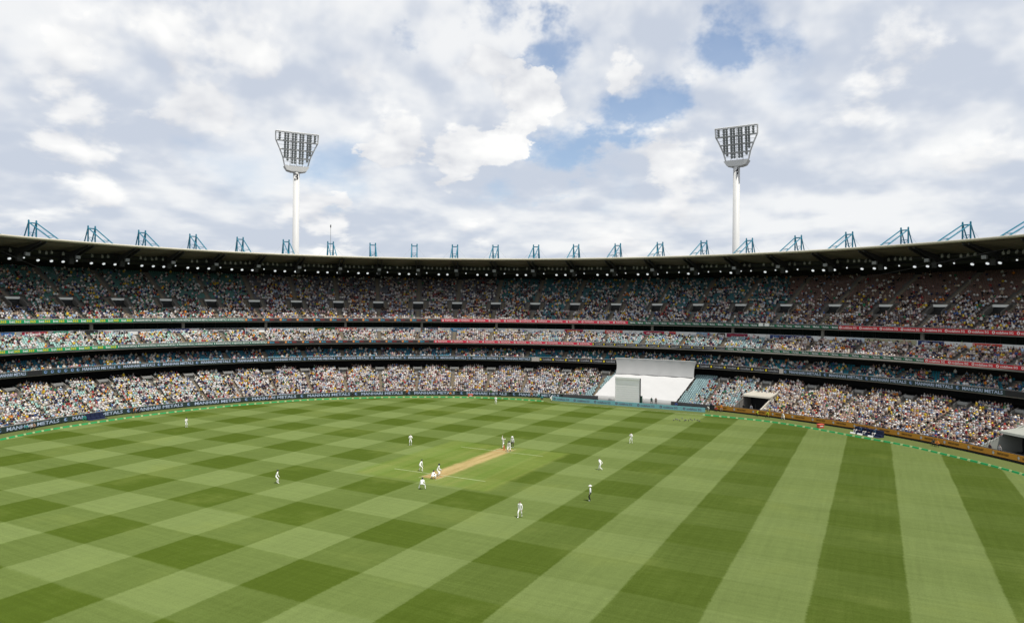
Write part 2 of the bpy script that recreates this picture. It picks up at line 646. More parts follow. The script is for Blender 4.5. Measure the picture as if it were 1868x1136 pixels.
def ij_sheet(name, i0, i1, j0, j1, z, material, edge=0.0):
    n = 40
    V = []
    rr = random.Random(3)
    for s in range(n + 1):
        for e in (0, 1):
            i = (i0, i1)[e] + rr.uniform(-edge, edge)
            j = j0 + (j1 - j0) * s / n
            p = IJ(i, j)
            V.append((p[0], p[1], z))
    F = [(2 * s, 2 * s + 1, 2 * s + 3, 2 * s + 2) for s in range(n)]
    me = bpy.data.meshes.new(name)
    me.from_pydata([tuple(map(float, v)) for v in V], [], F)
    me.update()
    if me.polygons[0].normal.z < 0: me.flip_normals()
    me.materials.append(material)
    return link(name, me)


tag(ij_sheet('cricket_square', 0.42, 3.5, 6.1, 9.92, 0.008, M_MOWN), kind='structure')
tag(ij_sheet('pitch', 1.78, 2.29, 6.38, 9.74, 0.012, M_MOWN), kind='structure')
M_LINE = mat('chalk_line', (0.28, 0.32, 0.17), 0.9, var=0.45, vscale=1.5)


def line(name, a, b_, wd, z=0.016):
    a, b_ = Vector((*a, z)), Vector((*b_, z))
    d = (b_ - a).normalized()
    s = Vector((-d.y, d.x, 0)) * wd / 2
    q = MB()
    q.quad(tuple(a - s), tuple(b_ - s), tuple(b_ + s), tuple(a + s))
    o = q.build(name, M_LINE)
    if o.data.polygons[0].normal.z < 0: o.data.flip_normals()
    return tag(o, kind='structure')


for jc, sg in ((6.76, -1), (9.36, 1)):
    line('popping_crease', IJ(0.97, jc), IJ(3.09, jc), 0.16)
    line('bowling_crease', IJ(1.84, jc + sg * 0.18), IJ(2.22, jc + sg * 0.18), 0.08, 0.018)
    for i in (1.84, 2.22):
        line('return_crease', IJ(i, jc), IJ(i, jc + sg * 0.40), 0.09, 0.017)
line('boundary_line', tuple(ground(1000, 733.5))[:2], tuple(ground(1290, 757))[:2], 0.22, 0.012)

# boundary cushions
M_RG = mat('rope_green', (0.012, 0.26, 0.075), 0.7, var=0.15)
M_RP = mat('rope_pale', (0.30, 0.44, 0.19), 0.7, var=0.15)
rope_t = empty('boundary_rope', (float(rope[0][0]), float(rope[0][1]), 0), 'green and white boundary cushions laid end to end round the field edge', 'boundary rope')


def cushion(L):
    q = MB()
    q.hexa([(0.03, -0.17, 0), (L - 0.03, -0.17, 0), (L - 0.03, 0.17, 0), (0.03, 0.17, 0), (0.03, -0.07, 0.24), (L - 0.03, -0.07, 0.24), (L - 0.03, 0.07, 0.24), (0.03, 0.07, 0.24)])
    return q


cu_a = cushion(1.25).mesh('rope_cushion', M_RG)
cu_b = cushion(0.5).mesh('rope_sleeve', M_RP)
k = 0
flip = 0
while k < len(rope) - 8:
    p, q = rope[k], rope[k + 4]
    L = 5 if flip == 0 else 2
    pxx = 934 + FPX * p[0] / p[1]
    if -60 < pxx < 1930 and not (992 < pxx < 1281):
        d = q - p
        M = Matrix.Translation((p[0] - rope[0][0], p[1] - rope[0][1], 0.006)) @ Matrix.Rotation(math.atan2(d[1], d[0]), 4, 'Z')
        link('rope_cushion' if flip == 0 else 'rope_sleeve', cu_a if flip == 0 else cu_b, rope_t, M)
    k += L
    flip ^= 1

# ------------------------------------------------------------------ grandstand tiers
TIERS = {
    'lower': dict(v0=0.9, h0=0.30, dv=0.80, dh=0.325, n=17, voms=(14, 15), vh=1.2),
    'second': dict(v0=13.0, h0=8.15, dv=0.80, dh=0.37, n=6, voms=None),
    'third': dict(v0=14.0, h0=12.45, dv=0.80, dh=0.36, n=8, voms=None),
    'upper': dict(v0=20.0, h0=18.15, dv=0.85, dh=0.43, n=30, voms=(8, 11), vh=2.2),
}
VW = 1.4       # half width of a tunnel mouth in the seating

# things that stand in the lower tier and leave no seats
SIGHT_L = (u_px(1087, 1.0), u_px(1125, 12.0))
SIGHT_R = (u_px(1236, 1.0), u_px(1268, 12.0))
TUN = [(float(u_px(1341, 0.5)), float(u_px(1387, 0.5)), 8.3), (float(u_px(1793, 0.5)), float(u_px(1793, 0.5)) + 13.5, 8.3)]


def sight_bounds(v):
    k = (v - 1.0) / 11.0
    return SIGHT_L[0] + (SIGHT_L[1] - SIGHT_L[0]) * k, SIGHT_R[0] + (SIGHT_R[1] - SIGHT_R[0]) * k


def in_tunnel(u, v, pad=0.0):
    r = np.zeros(np.shape(u), bool)
    for a, b_, d in TUN:
        r |= (u > a - pad) & (u < b_ + pad) & (v < d)
    return r


tier_obj = {}
LAB = {'lower': ('lowest seating tier behind the boundary fence, full of sunlit spectators', 'grandstand tier'),
       'second': ('shaded second seating tier with dark blue seats above the lowest tier', 'grandstand tier'),
       'third': ('narrow sunlit third seating tier below the strip of sponsor signs', 'grandstand tier'),
       'upper': ('steep top seating tier in the shade under the roof', 'grandstand tier')}
for tn, T in TIERS.items():
    VW = 1.4 if tn == 'upper' else 1.05
    root = empty('seating_tier', (0, 0, 0), *LAB[tn])
    tier_obj[tn] = root
    br = set(np.arange(U0, U1 + 0.01, 2.0).round(3))
    if T['voms']:
        for b_ in bays(tn):
            br |= {round(b_ - VW, 3), round(b_ + VW, 3)}
    if tn == 'lower':
        for a, b_, d in TUN:
            br |= {round(a, 3), round(b_, 3)}
    us = np.array(sorted(br))
    n = len(us)
    mid = (us[:-1] + us[1:]) / 2
    invom = (np.abs(mid[:, None] - np.array(bays(tn))[None]) < VW - 0.01).any(1)
    V, F, base = [], [], 0
    for r in range(T['n']):
        v, h = T['v0'] + r * T['dv'], T['h0'] + r * T['dh']
        for (va, ha), (vb, hb) in (((v, h), (v + T['dv'], h)), ((v + T['dv'], h), (v + T['dv'], h + T['dh']))):
            V.append(np.c_[pt(us, np.full(n, va)), np.full(n, ha)])
            V.append(np.c_[pt(us, np.full(n, vb)), np.full(n, hb)])
            i = np.arange(n - 1)
            keep = np.ones(n - 1, bool)
            if T['voms'] and T['voms'][0] <= r <= T['voms'][1]:
                keep &= ~invom
            if tn == 'lower':
                keep &= ~in_tunnel(mid, np.full(n - 1, va - 0.01))
            i = i[keep]
            F.append(np.c_[base + i, base + i + 1, base + n + i + 1, base + n + i])
            base += 2 * n
    link('deck', npmesh('deck', np.concatenate(V), np.concatenate(F), M_CONC), root)
    vb, hb = T['v0'] + T['n'] * T['dv'], T['h0'] + T['n'] * T['dh']
    if tn != 'lower':
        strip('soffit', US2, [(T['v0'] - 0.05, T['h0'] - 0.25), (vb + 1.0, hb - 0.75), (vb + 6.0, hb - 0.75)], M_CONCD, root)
        strip('fascia', US2, [(T['v0'] - 0.05, T['h0'] - 0.25), (T['v0'] - 0.25, T['h0'] - 0.22), (T['v0'] - 0.25, T['h0'] + 0.02), (T['v0'] - 0.10, T['h0'] + 0.02),
                              (T['v0'] - 0.10, T['h0'] + 0.92), (T['v0'] + 0.04, T['h0'] + 0.92), (T['v0'] + 0.04, T['h0'])], M_CONC, root)
        rail = strip('rail', US2, [(T['v0'] - 0.06, T['h0'] + 0.98), (T['v0'] - 0.0, T['h0'] + 0.98), (T['v0'] - 0.0, T['h0'] + 1.03), (T['v0'] - 0.06, T['h0'] + 1.03)], M_GREYM, root, close=True)
    if tn == 'lower':
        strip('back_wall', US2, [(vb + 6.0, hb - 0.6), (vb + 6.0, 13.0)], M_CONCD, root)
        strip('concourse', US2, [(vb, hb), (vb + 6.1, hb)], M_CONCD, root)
    elif tn == 'second':
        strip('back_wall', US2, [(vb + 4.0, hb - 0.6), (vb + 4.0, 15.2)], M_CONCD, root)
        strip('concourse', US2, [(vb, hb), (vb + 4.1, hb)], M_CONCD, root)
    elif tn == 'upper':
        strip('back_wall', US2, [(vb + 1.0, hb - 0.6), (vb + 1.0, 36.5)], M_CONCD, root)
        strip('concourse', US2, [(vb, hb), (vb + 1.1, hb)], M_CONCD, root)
    # aisles with half steps, one object for each unbroken flight
    for b_ in bays(tn):
        f = frame(b_, T['v0'])
        flights = {}
        for r in range(T['n']):
            v_ = T['v0'] + r * T['dv']
            if tn == 'lower':
                if in_tunnel(np.array([b_ - .7, b_ + .7]), np.array([v_] * 2)).any(): continue
                l_, r_ = sight_bounds(v_)
                if l_ - 0.6 < b_ < r_ + 0.6: continue
            if T['voms'] and T['voms'][0] - 1 <= r <= T['voms'][1] + 1:
                flights.setdefault('a', []).append((-VW - 0.95, -VW - 0.22, r))
                flights.setdefault('b', []).append((VW + 0.22, VW + 0.95, r))
            else:
                flights.setdefault('lo' if not T['voms'] or r < T['voms'][0] else 'hi', []).append((-0.36, 0.36, r))
        for fl in flights.values():
            q = MB()
            for x0, x1, r in fl:
                y0, z0 = r * T['dv'], T['h0'] + r * T['dh']
                q.box(x0, x1, y0 + 0.02, y0 + T['dv'] / 2, z0 - 0.03, z0 + 0.012)
                q.box(x0, x1, y0 + T['dv'] / 2, y0 + T['dv'] + 0.03, z0 - 0.03, z0 + T['dh'] / 2 + 0.012)
            q.build('aisle', M_STEP, root, f)
    # tunnel mouths
    if T['voms']:
        ra, rb = T['voms']
        va = T['v0'] + ra * T['dv']
        dep = (rb - ra + 1) * T['dv']
        hf = T['h0'] + ra * T['dh'] - 0.02
        hbk = T['h0'] + (rb + 1) * T['dh']
        for b_ in bays(tn):
            if tn == 'lower':
                l_, r_ = sight_bounds(va)
                if l_ - 1.5 < b_ < r_ + 2.5: 
                    q = MB().box(-VW, VW, 0, dep, hf - 0.3, hf)
                    q.box(-VW, VW, dep - 0.2, dep, hf, hbk)
                    q.build('landing', M_CONC, root, frame(b_, va))
                    continue
            f = frame(b_, va)
            q = MB()
            sc = stretch(va)
            W = VW * sc
            q.box(-W - 0.1, W + 0.1, 0.0, dep, hf - 0.25, hf)                          # landing
            for s in (-1, 1):                                                          # raked parapets
                x0, x1 = (s * W, s * (W + 0.2)) if s > 0 else (-W - 0.2, -W)
                q.hexa([(x0, 0.05, hf), (x1, 0.05, hf), (x1, dep + 0.1, hf), (x0, dep + 0.1, hf),
                        (x0, 0.05, hf + 0.75), (x1, 0.05, hf + 0.75), (x1, dep + 0.1, hbk + 0.75), (x0, dep + 0.1, hbk + 0.75)])
            vo = q.build('tunnel_mouth', M_CONC, root, f)
            d = MB().box(-W + 0.02, W - 0.02, dep - 0.5, dep - 0.35, hf, hf + T['vh'] - 0.5)
            d.build('doorway_stand_in', M_BLACK if tn == 'upper' else M_CONC, vo)  # upper tier: black panel stands in for the dark of the opening
            d = MB().box(-W + 0.02, W - 0.02, dep - 0.75, dep + 0.12, hf + T['vh'] - 0.5, max(hf + T['vh'], hbk + 0.35))
            d.build('lintel', M_WHITE if tn == 'upper' else mat('pale_concrete', (0.27, 0.27, 0.26), 0.9, var=0.2), vo)

# wall behind the third tier and the glazed boxes above it
T = TIERS['third']
vb, hb = T['v0'] + T['n'] * T['dv'], T['h0'] + T['n'] * T['dh']
sw = empty('sign_wall', (0, 0, 0), 'pale wall with sponsor signs behind the third seating tier', 'wall')
strip('wall', US2, [(vb + 0.15, hb - 0.5), (vb + 0.15, hb + 1.15), (vb + 0.45, hb + 1.15)], M_OFFW, sw)
gl = empty('box_windows', (0, 0, 0), 'dark glazed row of hospitality boxes under the top tier', 'windows')
strip('glass', US2, [(vb + 0.45, hb + 1.13), (vb + 2.6, hb + 1.13), (vb + 2.6, 18.4)], M_GLASSD, gl)
q = MB()
for k in range(int((U1 - U0) / 2.665)):
    u = U0 + k * 2.665
    a = pt(u, vb + 2.5)
    q.bar((a[0], a[1], hb + 0.6), (a[0], a[1], 18.3), 0.06, n=4)
q.build('mullions', M_DARKM, gl)
for k in range(len(BAYS)):
    # a column and a dark gap at each second bay
    if k % 2 == 0:
        f = frame(BAYS[k] + 1.2, vb + 0.05)
        MB().box(-0.3, 0.3, -0.02, 0.5, hb - 0.4, 18.2).build('column', M_CONC, sw, f)

# seats and crowd ------------------------------------------------------------
def ring_prism(rings, n, cap_top=True):
    """rings: list of (cx, cy, cz, rx, ry); returns verts, quads (tri as repeated)"""
    V, F = [], []
    for (cx, cy, cz, rx, ry) in rings:
        for i in range(n):
            a = 2 * math.pi * (i + 0.5) / n
            V.append((cx + rx * math.cos(a), cy + ry * math.sin(a), cz))
    for j in range(len(rings) - 1):
        for i in range(n):
            i2 = (i + 1) % n
            F.append((j * n + i, j * n + i2, (j + 1) * n + i2, (j + 1) * n + i))
    if cap_top:
        k = (len(rings) - 1) * n
        for i in range(1, n - 1):
            F.append((k, k + i, k + i + 1, k + i + 1))
    return V, F


def limb(a, b, r0, r1, n):
    a, b = Vector(a), Vector(b)
    d = (b - a).normalized()
    s = d.orthogonal().normalized()
    t = d.cross(s)
    V, F = [], []
    for p, r in ((a, r0), (b, r1)):
        for i in range(n):
            an = 2 * math.pi * i / n
            V.append(tuple(p + (s * math.cos(an) + t * math.sin(an)) * r))
    for i in range(n):
        j = (i + 1) % n
        F.append((i, j, n + j, n + i))
    return V, F


SKIN, SHIRT, HAIR, LEG, SHOE = 0, 1, 2, 3, 4


def seated_template(hat, lod, pose=0):
    """person sitting on a seat, facing -y; returns verts, faces, colour index per face"""
    V, F, K = [], [], []

    def add(vf, cidx):
        v, f = vf
        b_ = len(V)
        V.extend(v)
        F.extend([tuple(b_ + i for i in q) for q in f])
        K.extend([cidx] * len(f))
    nt, nh, na = {0: (5, 4, 3), 1: (6, 5, 3), 2: (10, 8, 6)}[lod]
    st = pose == 2
    z0 = 0.80 if st else 0.40
    ln = {0: -0.02, 1: -0.16, 2: -0.03, 3: 0.06}[pose]
    y0 = 0.12 if not st else -0.05
    # torso, neck
    add(ring_prism([(0, y0, z0, 0.175, 0.13), (0, y0 + ln * 0.6, z0 + 0.34, 0.215, 0.135), (0, y0 + ln * 0.9, z0 + 0.53, 0.17, 0.10), (0, y0 + ln, z0 + 0.60, 0.065, 0.065)], nt, False), SHIRT)
    hy, hz = y0 + ln * 1.05 - 0.02, z0 + 0.58
    add(ring_prism([(0, hy, hz, 0.06, 0.065), (0, hy, hz + 0.08, 0.088, 0.10), (0, hy, hz + 0.16, 0.092, 0.105)], nh, False), SKIN)
    if hat:
        add(ring_prism([(0, hy - 0.02, hz + 0.155, 0.17, 0.19), (0, hy, hz + 0.18, 0.105, 0.115), (0, hy, hz + 0.27, 0.085, 0.09)], nh, True), HAIR)
    else:
        add(ring_prism([(0, hy + 0.01, hz + 0.13, 0.10, 0.11), (0, hy + 0.01, hz + 0.21, 0.088, 0.10), (0, hy + 0.01, hz + 0.26, 0.04, 0.045)], nh, True), HAIR)
    # arms
    sz = z0 + 0.48
    sy = y0 + ln * 0.85
    for s in (-1, 1):
        if pose == 3 and s > 0:        # arm up
            el = (s * 0.30, sy - 0.10, sz + 0.08)
            wr = (s * 0.22, sy - 0.14, sz + 0.34)
        elif st:
            el = (s * 0.27, sy, sz - 0.28)
            wr = (s * 0.24, sy - 0.12, sz - 0.50)
        else:
            el = (s * 0.27, sy - 0.08, sz - 0.26)
            wr = (s * 0.13, sy - 0.32, sz - 0.34)
        add(limb((s * 0.185, sy, sz), el, 0.058, 0.045, na), SHIRT)
        add(limb(el, wr, 0.043, 0.035, na), SKIN)
        if lod == 2:
            for k_ in range(4):
                o = Vector(wr) + Vector(((k_ - 1.5) * 0.018, 0, 0))
                add(limb(o, o + Vector((0, -0.085 + 0.008 * abs(k_ - 1.4), -0.03)), 0.011, 0.008, 3), SKIN)
            add(limb(wr, Vector(wr) + Vector((-s * 0.05, -0.045, 0.005)), 0.013, 0.009, 3), SKIN)
    # legs
    for s in (-1, 1):
        if st:
            add(limb((s * 0.10, y0, z0 + 0.02), (s * 0.11, y0 - 0.02, 0.42), 0.09, 0.065, na), LEG)
            add(limb((s * 0.11, y0 - 0.02, 0.42), (s * 0.11, y0, 0.05), 0.062, 0.045, na), LEG)
        else:
            add(limb((s * 0.10, y0, z0 + 0.06), (s * 0.12, y0 - 0.42, z0 + 0.08), 0.09, 0.065, na), LEG)
            if lod > 0:
                add(limb((s * 0.12, y0 - 0.42, z0 + 0.08), (s * 0.12, y0 - 0.38, 0.06), 0.06, 0.045, na), LEG)
        if lod == 2:
            fy = y0 - 0.40 if not st else y0
            add(limb((s * 0.12, fy + 0.05, 0.04), (s * 0.12, fy - 0.18, 0.035), 0.045, 0.035, 4), SHOE)
    if lod == 2:
        add(limb((0, hy - 0.095, hz + 0.10), (0, hy - 0.125, hz + 0.075), 0.018, 0.014, 3), SKIN)
        for s in (-1, 1):
            add(limb((s * 0.088, hy, hz + 0.12), (s * 0.103, hy, hz + 0.08), 0.02, 0.012, 3), SKIN)
    F4 = np.array([q if len(q) == 4 else (*q, q[-1]) for q in F], np.int64)
    return np.array(V, np.float32), F4, np.array(K)


TEMPL = {(hat, lod, pose): seated_template(hat, lod, pose) for hat in (0, 1) for lod in (0, 1, 2) for pose in range(4)}

SHIRTS = [('white', (0.70, 0.69, 0.68), 36), ('cream', (0.62, 0.57, 0.47), 8), ('black', (0.015, 0.015, 0.018), 15), ('navy', (0.02, 0.03, 0.08), 12), ('grey', (0.25, 0.25, 0.27), 9), ('pale blue', (0.36, 0.48, 0.64), 7),
          ('pink', (0.60, 0.40, 0.41), 6), ('red', (0.36, 0.04, 0.045), 3), ('yellow', (0.66, 0.46, 0.04), 4), ('green', (0.03, 0.20, 0.10), 3), ('blue', (0.06, 0.12, 0.30), 3), ('maroon', (0.13, 0.02, 0.035), 3), ('orange', (0.65, 0.22, 0.03), 2), ('beige', (0.43, 0.35, 0.27), 6)]
SC = np.array([s[1] for s in SHIRTS])
SW = np.array([s[2] for s in SHIRTS], float)
SW /= SW.sum()
HATS = [('white hat', (0.74, 0.73, 0.70), 9), ('straw hat', (0.52, 0.40, 0.22), 6), ('navy cap', (0.02, 0.03, 0.07), 6), ('black cap', (0.02, 0.02, 0.02), 5), ('yellow hat', (0.70, 0.50, 0.04), 3), ('green hat', (0.02, 0.14, 0.07), 2), ('red cap', (0.40, 0.03, 0.03), 2), ('pale blue hat', (0.35, 0.47, 0.58), 2)]
HC = np.array([h[1] for h in HATS])
HW = np.array([h[2] for h in HATS], float)
HW /= HW.sum()
HAIRS = [('dark hair', (0.018, 0.014, 0.011)), ('brown hair', (0.06, 0.035, 0.02)), ('fair hair', (0.30, 0.20, 0.09)), ('grey hair', (0.32, 0.31, 0.30))]
AC = np.array([h[1] for h in HAIRS])
SKINS = np.array([(0.50, 0.30, 0.21), (0.56, 0.35, 0.26), (0.40, 0.22, 0.14), (0.22, 0.11, 0.065), (0.60, 0.40, 0.31)])
LEGS = np.array([(0.03, 0.035, 0.06), (0.025, 0.025, 0.027), (0.20, 0.17, 0.13), (0.10, 0.13, 0.20), (0.35, 0.33, 0.30), (0.48, 0.29, 0.2)])


def value_noise(a, b_, seed, sa, sb):
    r = np.random.default_rng(seed)
    g_ = r.random((200, 120))
    x, y = a / sa + 90, b_ / sb + 20
    xi, yi = np.floor(x).astype(int), np.floor(y).astype(int)
    fx, fy = x - xi, y - yi
    fx, fy = fx * fx * (3 - 2 * fx), fy * fy * (3 - 2 * fy)
    xi, yi = xi % 199, yi % 119
    return (g_[xi, yi] * (1 - fx) + g_[xi + 1, yi] * fx) * (1 - fy) + (g_[xi, yi + 1] * (1 - fx) + g_[xi + 1, yi + 1] * fx) * fy


SEAT_V = np.array([(-.21, -.21, .40), (.21, -.21, .40), (.21, .20, .38), (-.21, .20, .38), (-.21, .20, .40), (.21, .20, .40), (.21, .28, .80), (-.21, .28, .80), (.21, .32, .80), (-.21, .32, .80), (.21, .26, .38), (-.21, .26, .38)], np.float32)
SEAT_F = np.array([(0, 1, 2, 3), (4, 5, 6, 7), (7, 6, 8, 9), (9, 8, 10, 11)])

people = []      # (tier, u, v, h, scale, yaw, pose, hat, shirt, hatcol, hair, skin, leg, row)


def interp_col(px, stops):
    xs = np.array([s[0] for s in stops], float)
    idx = np.searchsorted(xs, px) - 1
    cs = np.array([s[1] for s in stops])
    return cs[np.clip(idx, 0, len(stops) - 1)]


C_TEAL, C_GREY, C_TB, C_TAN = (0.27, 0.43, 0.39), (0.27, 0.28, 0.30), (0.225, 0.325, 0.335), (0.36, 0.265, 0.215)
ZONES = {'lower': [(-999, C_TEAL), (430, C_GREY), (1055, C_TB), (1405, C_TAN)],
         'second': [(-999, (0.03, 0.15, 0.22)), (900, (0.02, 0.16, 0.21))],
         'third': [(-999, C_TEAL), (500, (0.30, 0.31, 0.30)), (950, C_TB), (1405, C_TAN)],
         'upper': [(-999, (0.085, 0.215, 0.19)), (450, (0.14, 0.145, 0.165)), (905, (0.055, 0.18, 0.20)), (1440, (0.20, 0.125, 0.10))]}  # top tier seats darkened: roof shade put into their colour

for tn, T in TIERS.items():
    VW = 1.4 if tn == 'upper' else 1.05
    SV, SF, SCo, sb = [], [], [], 0
    for r in range(T['n']):
        v, h = T['v0'] + r * T['dv'] + 0.42, T['h0'] + r * T['dh']
        du = 0.54 / stretch(v)
        us = np.arange(U0 + 1, U1 - 1, du)
        px = px_of(us, np.full(len(us), v))
        nearb = np.abs(us[:, None] - np.array(bays(tn))[None]).min(1)
        ok = (px > -90) & (px < 1960) & (nearb > (0.56 if tn == 'lower' else 0.66))
        if T['voms'] and T['voms'][0] - 1 <= r <= T['voms'][1] + 1:
            ok &= nearb > VW + 1.25
        if tn == 'lower':
            ok &= ~in_tunnel(us, np.full(len(us), v), 0.4)
            l_, r_ = sight_bounds(v)
            ok &= ~((us > l_ - 0.1) & (us < r_ + 0.1) & (v < 12.6))
            ok &= ~((us > l_ + 0.6) & (us < r_ - 0.6))
        us, px = us[ok], px[ok]
        m = len(us)
        P = pt(us, np.full(m, v))
        Nn = np.c_[np.interp(us, RU, RN[:, 0]), np.interp(us, RU, RN[:, 1])]
        Tn = np.c_[Nn[:, 1], -Nn[:, 0]]
        # seats
        W = P[:, None, :] + SEAT_V[None, :, 0:1] * Tn[:, None] + SEAT_V[None, :, 1:2] * Nn[:, None]
        Z = np.broadcast_to(SEAT_V[None, :, 2:3] + h, (m, len(SEAT_V), 1))
        SV.append(np.concatenate([W, Z], 2).reshape(-1, 3))
        SF.append((SEAT_F[None] + (sb + np.arange(m) * len(SEAT_V))[:, None, None]).reshape(-1, 4))
        sb += m * len(SEAT_V)
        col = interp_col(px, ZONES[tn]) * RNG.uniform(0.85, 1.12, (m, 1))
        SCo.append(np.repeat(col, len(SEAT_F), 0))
        # who sits here
        fr = r / T['n']
        cl = value_noise(us, np.full(m, float(r)), 5 + len(tn), 2.6, 1.7)
        cl2 = value_noise(us, np.full(m, float(r)), 50 + len(tn), 9.0, 5.0)
        if tn == 'lower':
            p = np.full(m, 0.97)
            p = np.where(px > 1400, 0.88, p)
            p = np.where((px > 1225) & (px < 1400), 0.62, p)
            p = np.where(px < 260, 0.88, p)
            k_ = (v - 1) / 11.0
            ea = u_px(1063, 1.0) * (1 - k_) + u_px(1112, 12.0) * k_
            eb = u_px(1258, 1.0) * (1 - k_) + u_px(1300, 12.0) * k_
            p = np.where((us > ea) & (us < eb), 0.0, p)
        elif tn == 'second':
            p = np.full(m, 0.62) - 0.30 * fr
            p = np.where((px > 960) & (px < 1130), 0.35, p)
        elif tn == 'third':
            p = np.full(m, 0.80)
            p = np.where(px < 240, 0.62, p)
            p = np.where((px > 1090) & (px < 1400), 0.42, p)
        else:
            p = np.interp(fr, [0, 0.30, 0.5, 0.75, 1], [0.92, 0.82, 0.64, 0.40, 0.20])
            p = p + np.zeros(m)
            p = np.where(px > 1440, p * np.interp(fr, [0, .35, .55, 1], [1.05, .85, .45, .4]), p)
            p = np.where((px > 450) & (px < 905), p * 1.02 + 0.12 * fr, p)
        p = np.clip(p * (0.40 + 0.75 * cl + 0.52 * cl2), 0, 0.97) if tn != 'lower' else np.clip(p * (0.70 + 0.45 * cl + 0.12 * cl2), 0, 0.98)
        sit = RNG.random(m) < p
        for u_, p_ in zip(us[sit], px[sit]):
            people.append((tn, u_, v, h, r, p_))
        for b_ in bays(tn):
            q_ = float(px_of(b_, v))
            if RNG.random() < 0.045 and -60 < q_ < 1930 and not (tn == 'lower' and (in_tunnel(np.array([b_]), np.array([v]), 0.5)[0] or sight_bounds(v)[0] - 3 < b_ < sight_bounds(v)[1] + 3)) and not (T['voms'] and T['voms'][0] - 1 <= r <= T['voms'][1] + 1):
                people.append((tn, b_ + RNG.uniform(-0.2, 0.2), v, h + 0.02, 100 + r, q_))
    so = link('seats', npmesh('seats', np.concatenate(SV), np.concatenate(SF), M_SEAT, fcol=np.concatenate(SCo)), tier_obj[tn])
    so['kind'] = 'stuff'

N = len(people)
pu = np.array([p[1] for p in people])
pv = np.array([p[2] for p in people])
ph = np.array([p[3] for p in people])
prow = np.array([p[4] for p in people])
ppx = np.array([p[5] for p in people])
ptier = np.array([p[0] for p in people])
Pp = pt(pu, pv)
shirt = RNG.choice(len(SHIRTS), N, p=SW)
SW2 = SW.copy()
SW2[0] *= 0.55  # fewer white, more dark shirts up there: shade put into the clothing
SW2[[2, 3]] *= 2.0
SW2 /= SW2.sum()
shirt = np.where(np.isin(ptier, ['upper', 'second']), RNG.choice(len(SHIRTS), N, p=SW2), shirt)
# friends dress alike in places (club colours)
club = value_noise(pu, prow * 1.0 + np.where(ptier == 'upper', 40, 0), 77, 3.0, 1.5)
shirt = np.where((club > 0.87) & (RNG.random(N) < 0.38), 8, shirt)
for sd_, th_ in ((101, 0.30), (102, 0.22), (103, 0.22)):
    cell = np.floor(pu / 1.7 + 3 * np.sin(prow * 1.7 + sd_)).astype(int) * 131 + (prow // 2) * 17 + sd_ + np.where(ptier == 'upper', 7, 0)
    pick = np.random.default_rng(sd_).choice(len(SHIRTS), 4096, p=SW)[cell % 4096]
    shirt = np.where(RNG.random(N) < th_, pick, shirt)
hat = (RNG.random(N) < np.where(ptier == 'upper', 0.14, np.where(ptier == 'second', 0.30, 0.55))).astype(int)  # fewer hats out of the sun, lowered further to darken the upper crowd
hatc = RNG.choice(len(HATS), N, p=HW)
hair = RNG.choice(len(HAIRS), N, p=[.5, .3, .13, .07])
skin = RNG.choice(len(SKINS), N, p=[.33, .3, .17, .07, .13])
legc = RNG.choice(len(LEGS), N)
pose = RNG.choice(4, N, p=[.52, .38, .04, .06])
pose = np.where(prow >= 100, 2, pose)
prow = prow % 100
yaw = RNG.normal(0, 0.28, N)
scl = RNG.normal(1.0, 0.055, N)
shade = RNG.uniform(0.80, 1.12, N)
skip_ind = np.zeros(N, bool)
depth = Pp[:, 1]
vis = (ptier == 'lower') & (ppx < 1866) & (ppx > 1680) & (prow < 14)
order = np.argsort(np.where(vis, np.hypot(Pp[:, 0], Pp[:, 1]), 1e9))[:300]
skip_ind[order] = True


def people_cols(idx):
    """colours per person: skin, shirt, hair or hat, legs, shoes"""
    hc = np.where(hat[idx][:, None] == 1, HC[hatc[idx]], AC[hair[idx]])
    c = np.stack([SKINS[skin[idx]], SC[shirt[idx]] * shade[idx][:, None], hc, LEGS[legc[idx]], np.full((len(idx), 3), 0.05)], 1)
    return c


CV, CF, CC, cb = [], [], [], 0
for hh in (0, 1):
    for ps in range(4):
        for lod in (0, 1):
            sel = np.where((hat == hh) & (pose == ps) & ~skip_ind & (np.isin(ptier, ['lower', 'third']) == (lod == 1)))[0]
            if len(sel) == 0: continue
            tv, tf, tk = TEMPL[(hh, lod, ps)]
            Nn = np.c_[np.interp(pu[sel], RU, RN[:, 0]), np.interp(pu[sel], RU, RN[:, 1])]
            ca, sa = np.cos(yaw[sel])[:, None], np.sin(yaw[sel])[:, None]
            Nn = np.c_[Nn[:, :1] * ca - Nn[:, 1:] * sa, Nn[:, :1] * sa + Nn[:, 1:] * ca]
            Tn = np.c_[Nn[:, 1], -Nn[:, 0]]
            s = scl[sel][:, None, None]
            W = Pp[sel][:, None, :] + s * (tv[None, :, 0:1] * Tn[:, None] + tv[None, :, 1:2] * Nn[:, None])
            Z = s * tv[None, :, 2:3] + ph[sel][:, None, None]
            CV.append(np.concatenate([W, Z], 2).reshape(-1, 3))
            CF.append((tf[None] + (cb + np.arange(len(sel)) * len(tv))[:, None, None]).reshape(-1, 4))
            cb += len(sel) * len(tv)
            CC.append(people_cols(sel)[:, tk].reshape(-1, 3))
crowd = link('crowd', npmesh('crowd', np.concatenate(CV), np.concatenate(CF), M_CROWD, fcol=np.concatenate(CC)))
tag(crowd, 'dense crowd of seated spectators filling all four seating tiers', 'crowd', kind='stuff')
print('spectators', N, 'crowd faces', len(crowd.data.polygons))

ORD = ['first', 'second', 'third', 'fourth', 'fifth', 'sixth', 'seventh', 'eighth', 'ninth', 'tenth', 'eleventh', 'twelfth', 'thirteenth', 'fourteenth', 'fifteenth', 'sixteenth', 'seventeenth', 'eighteenth', 'nineteenth', 'twentieth']


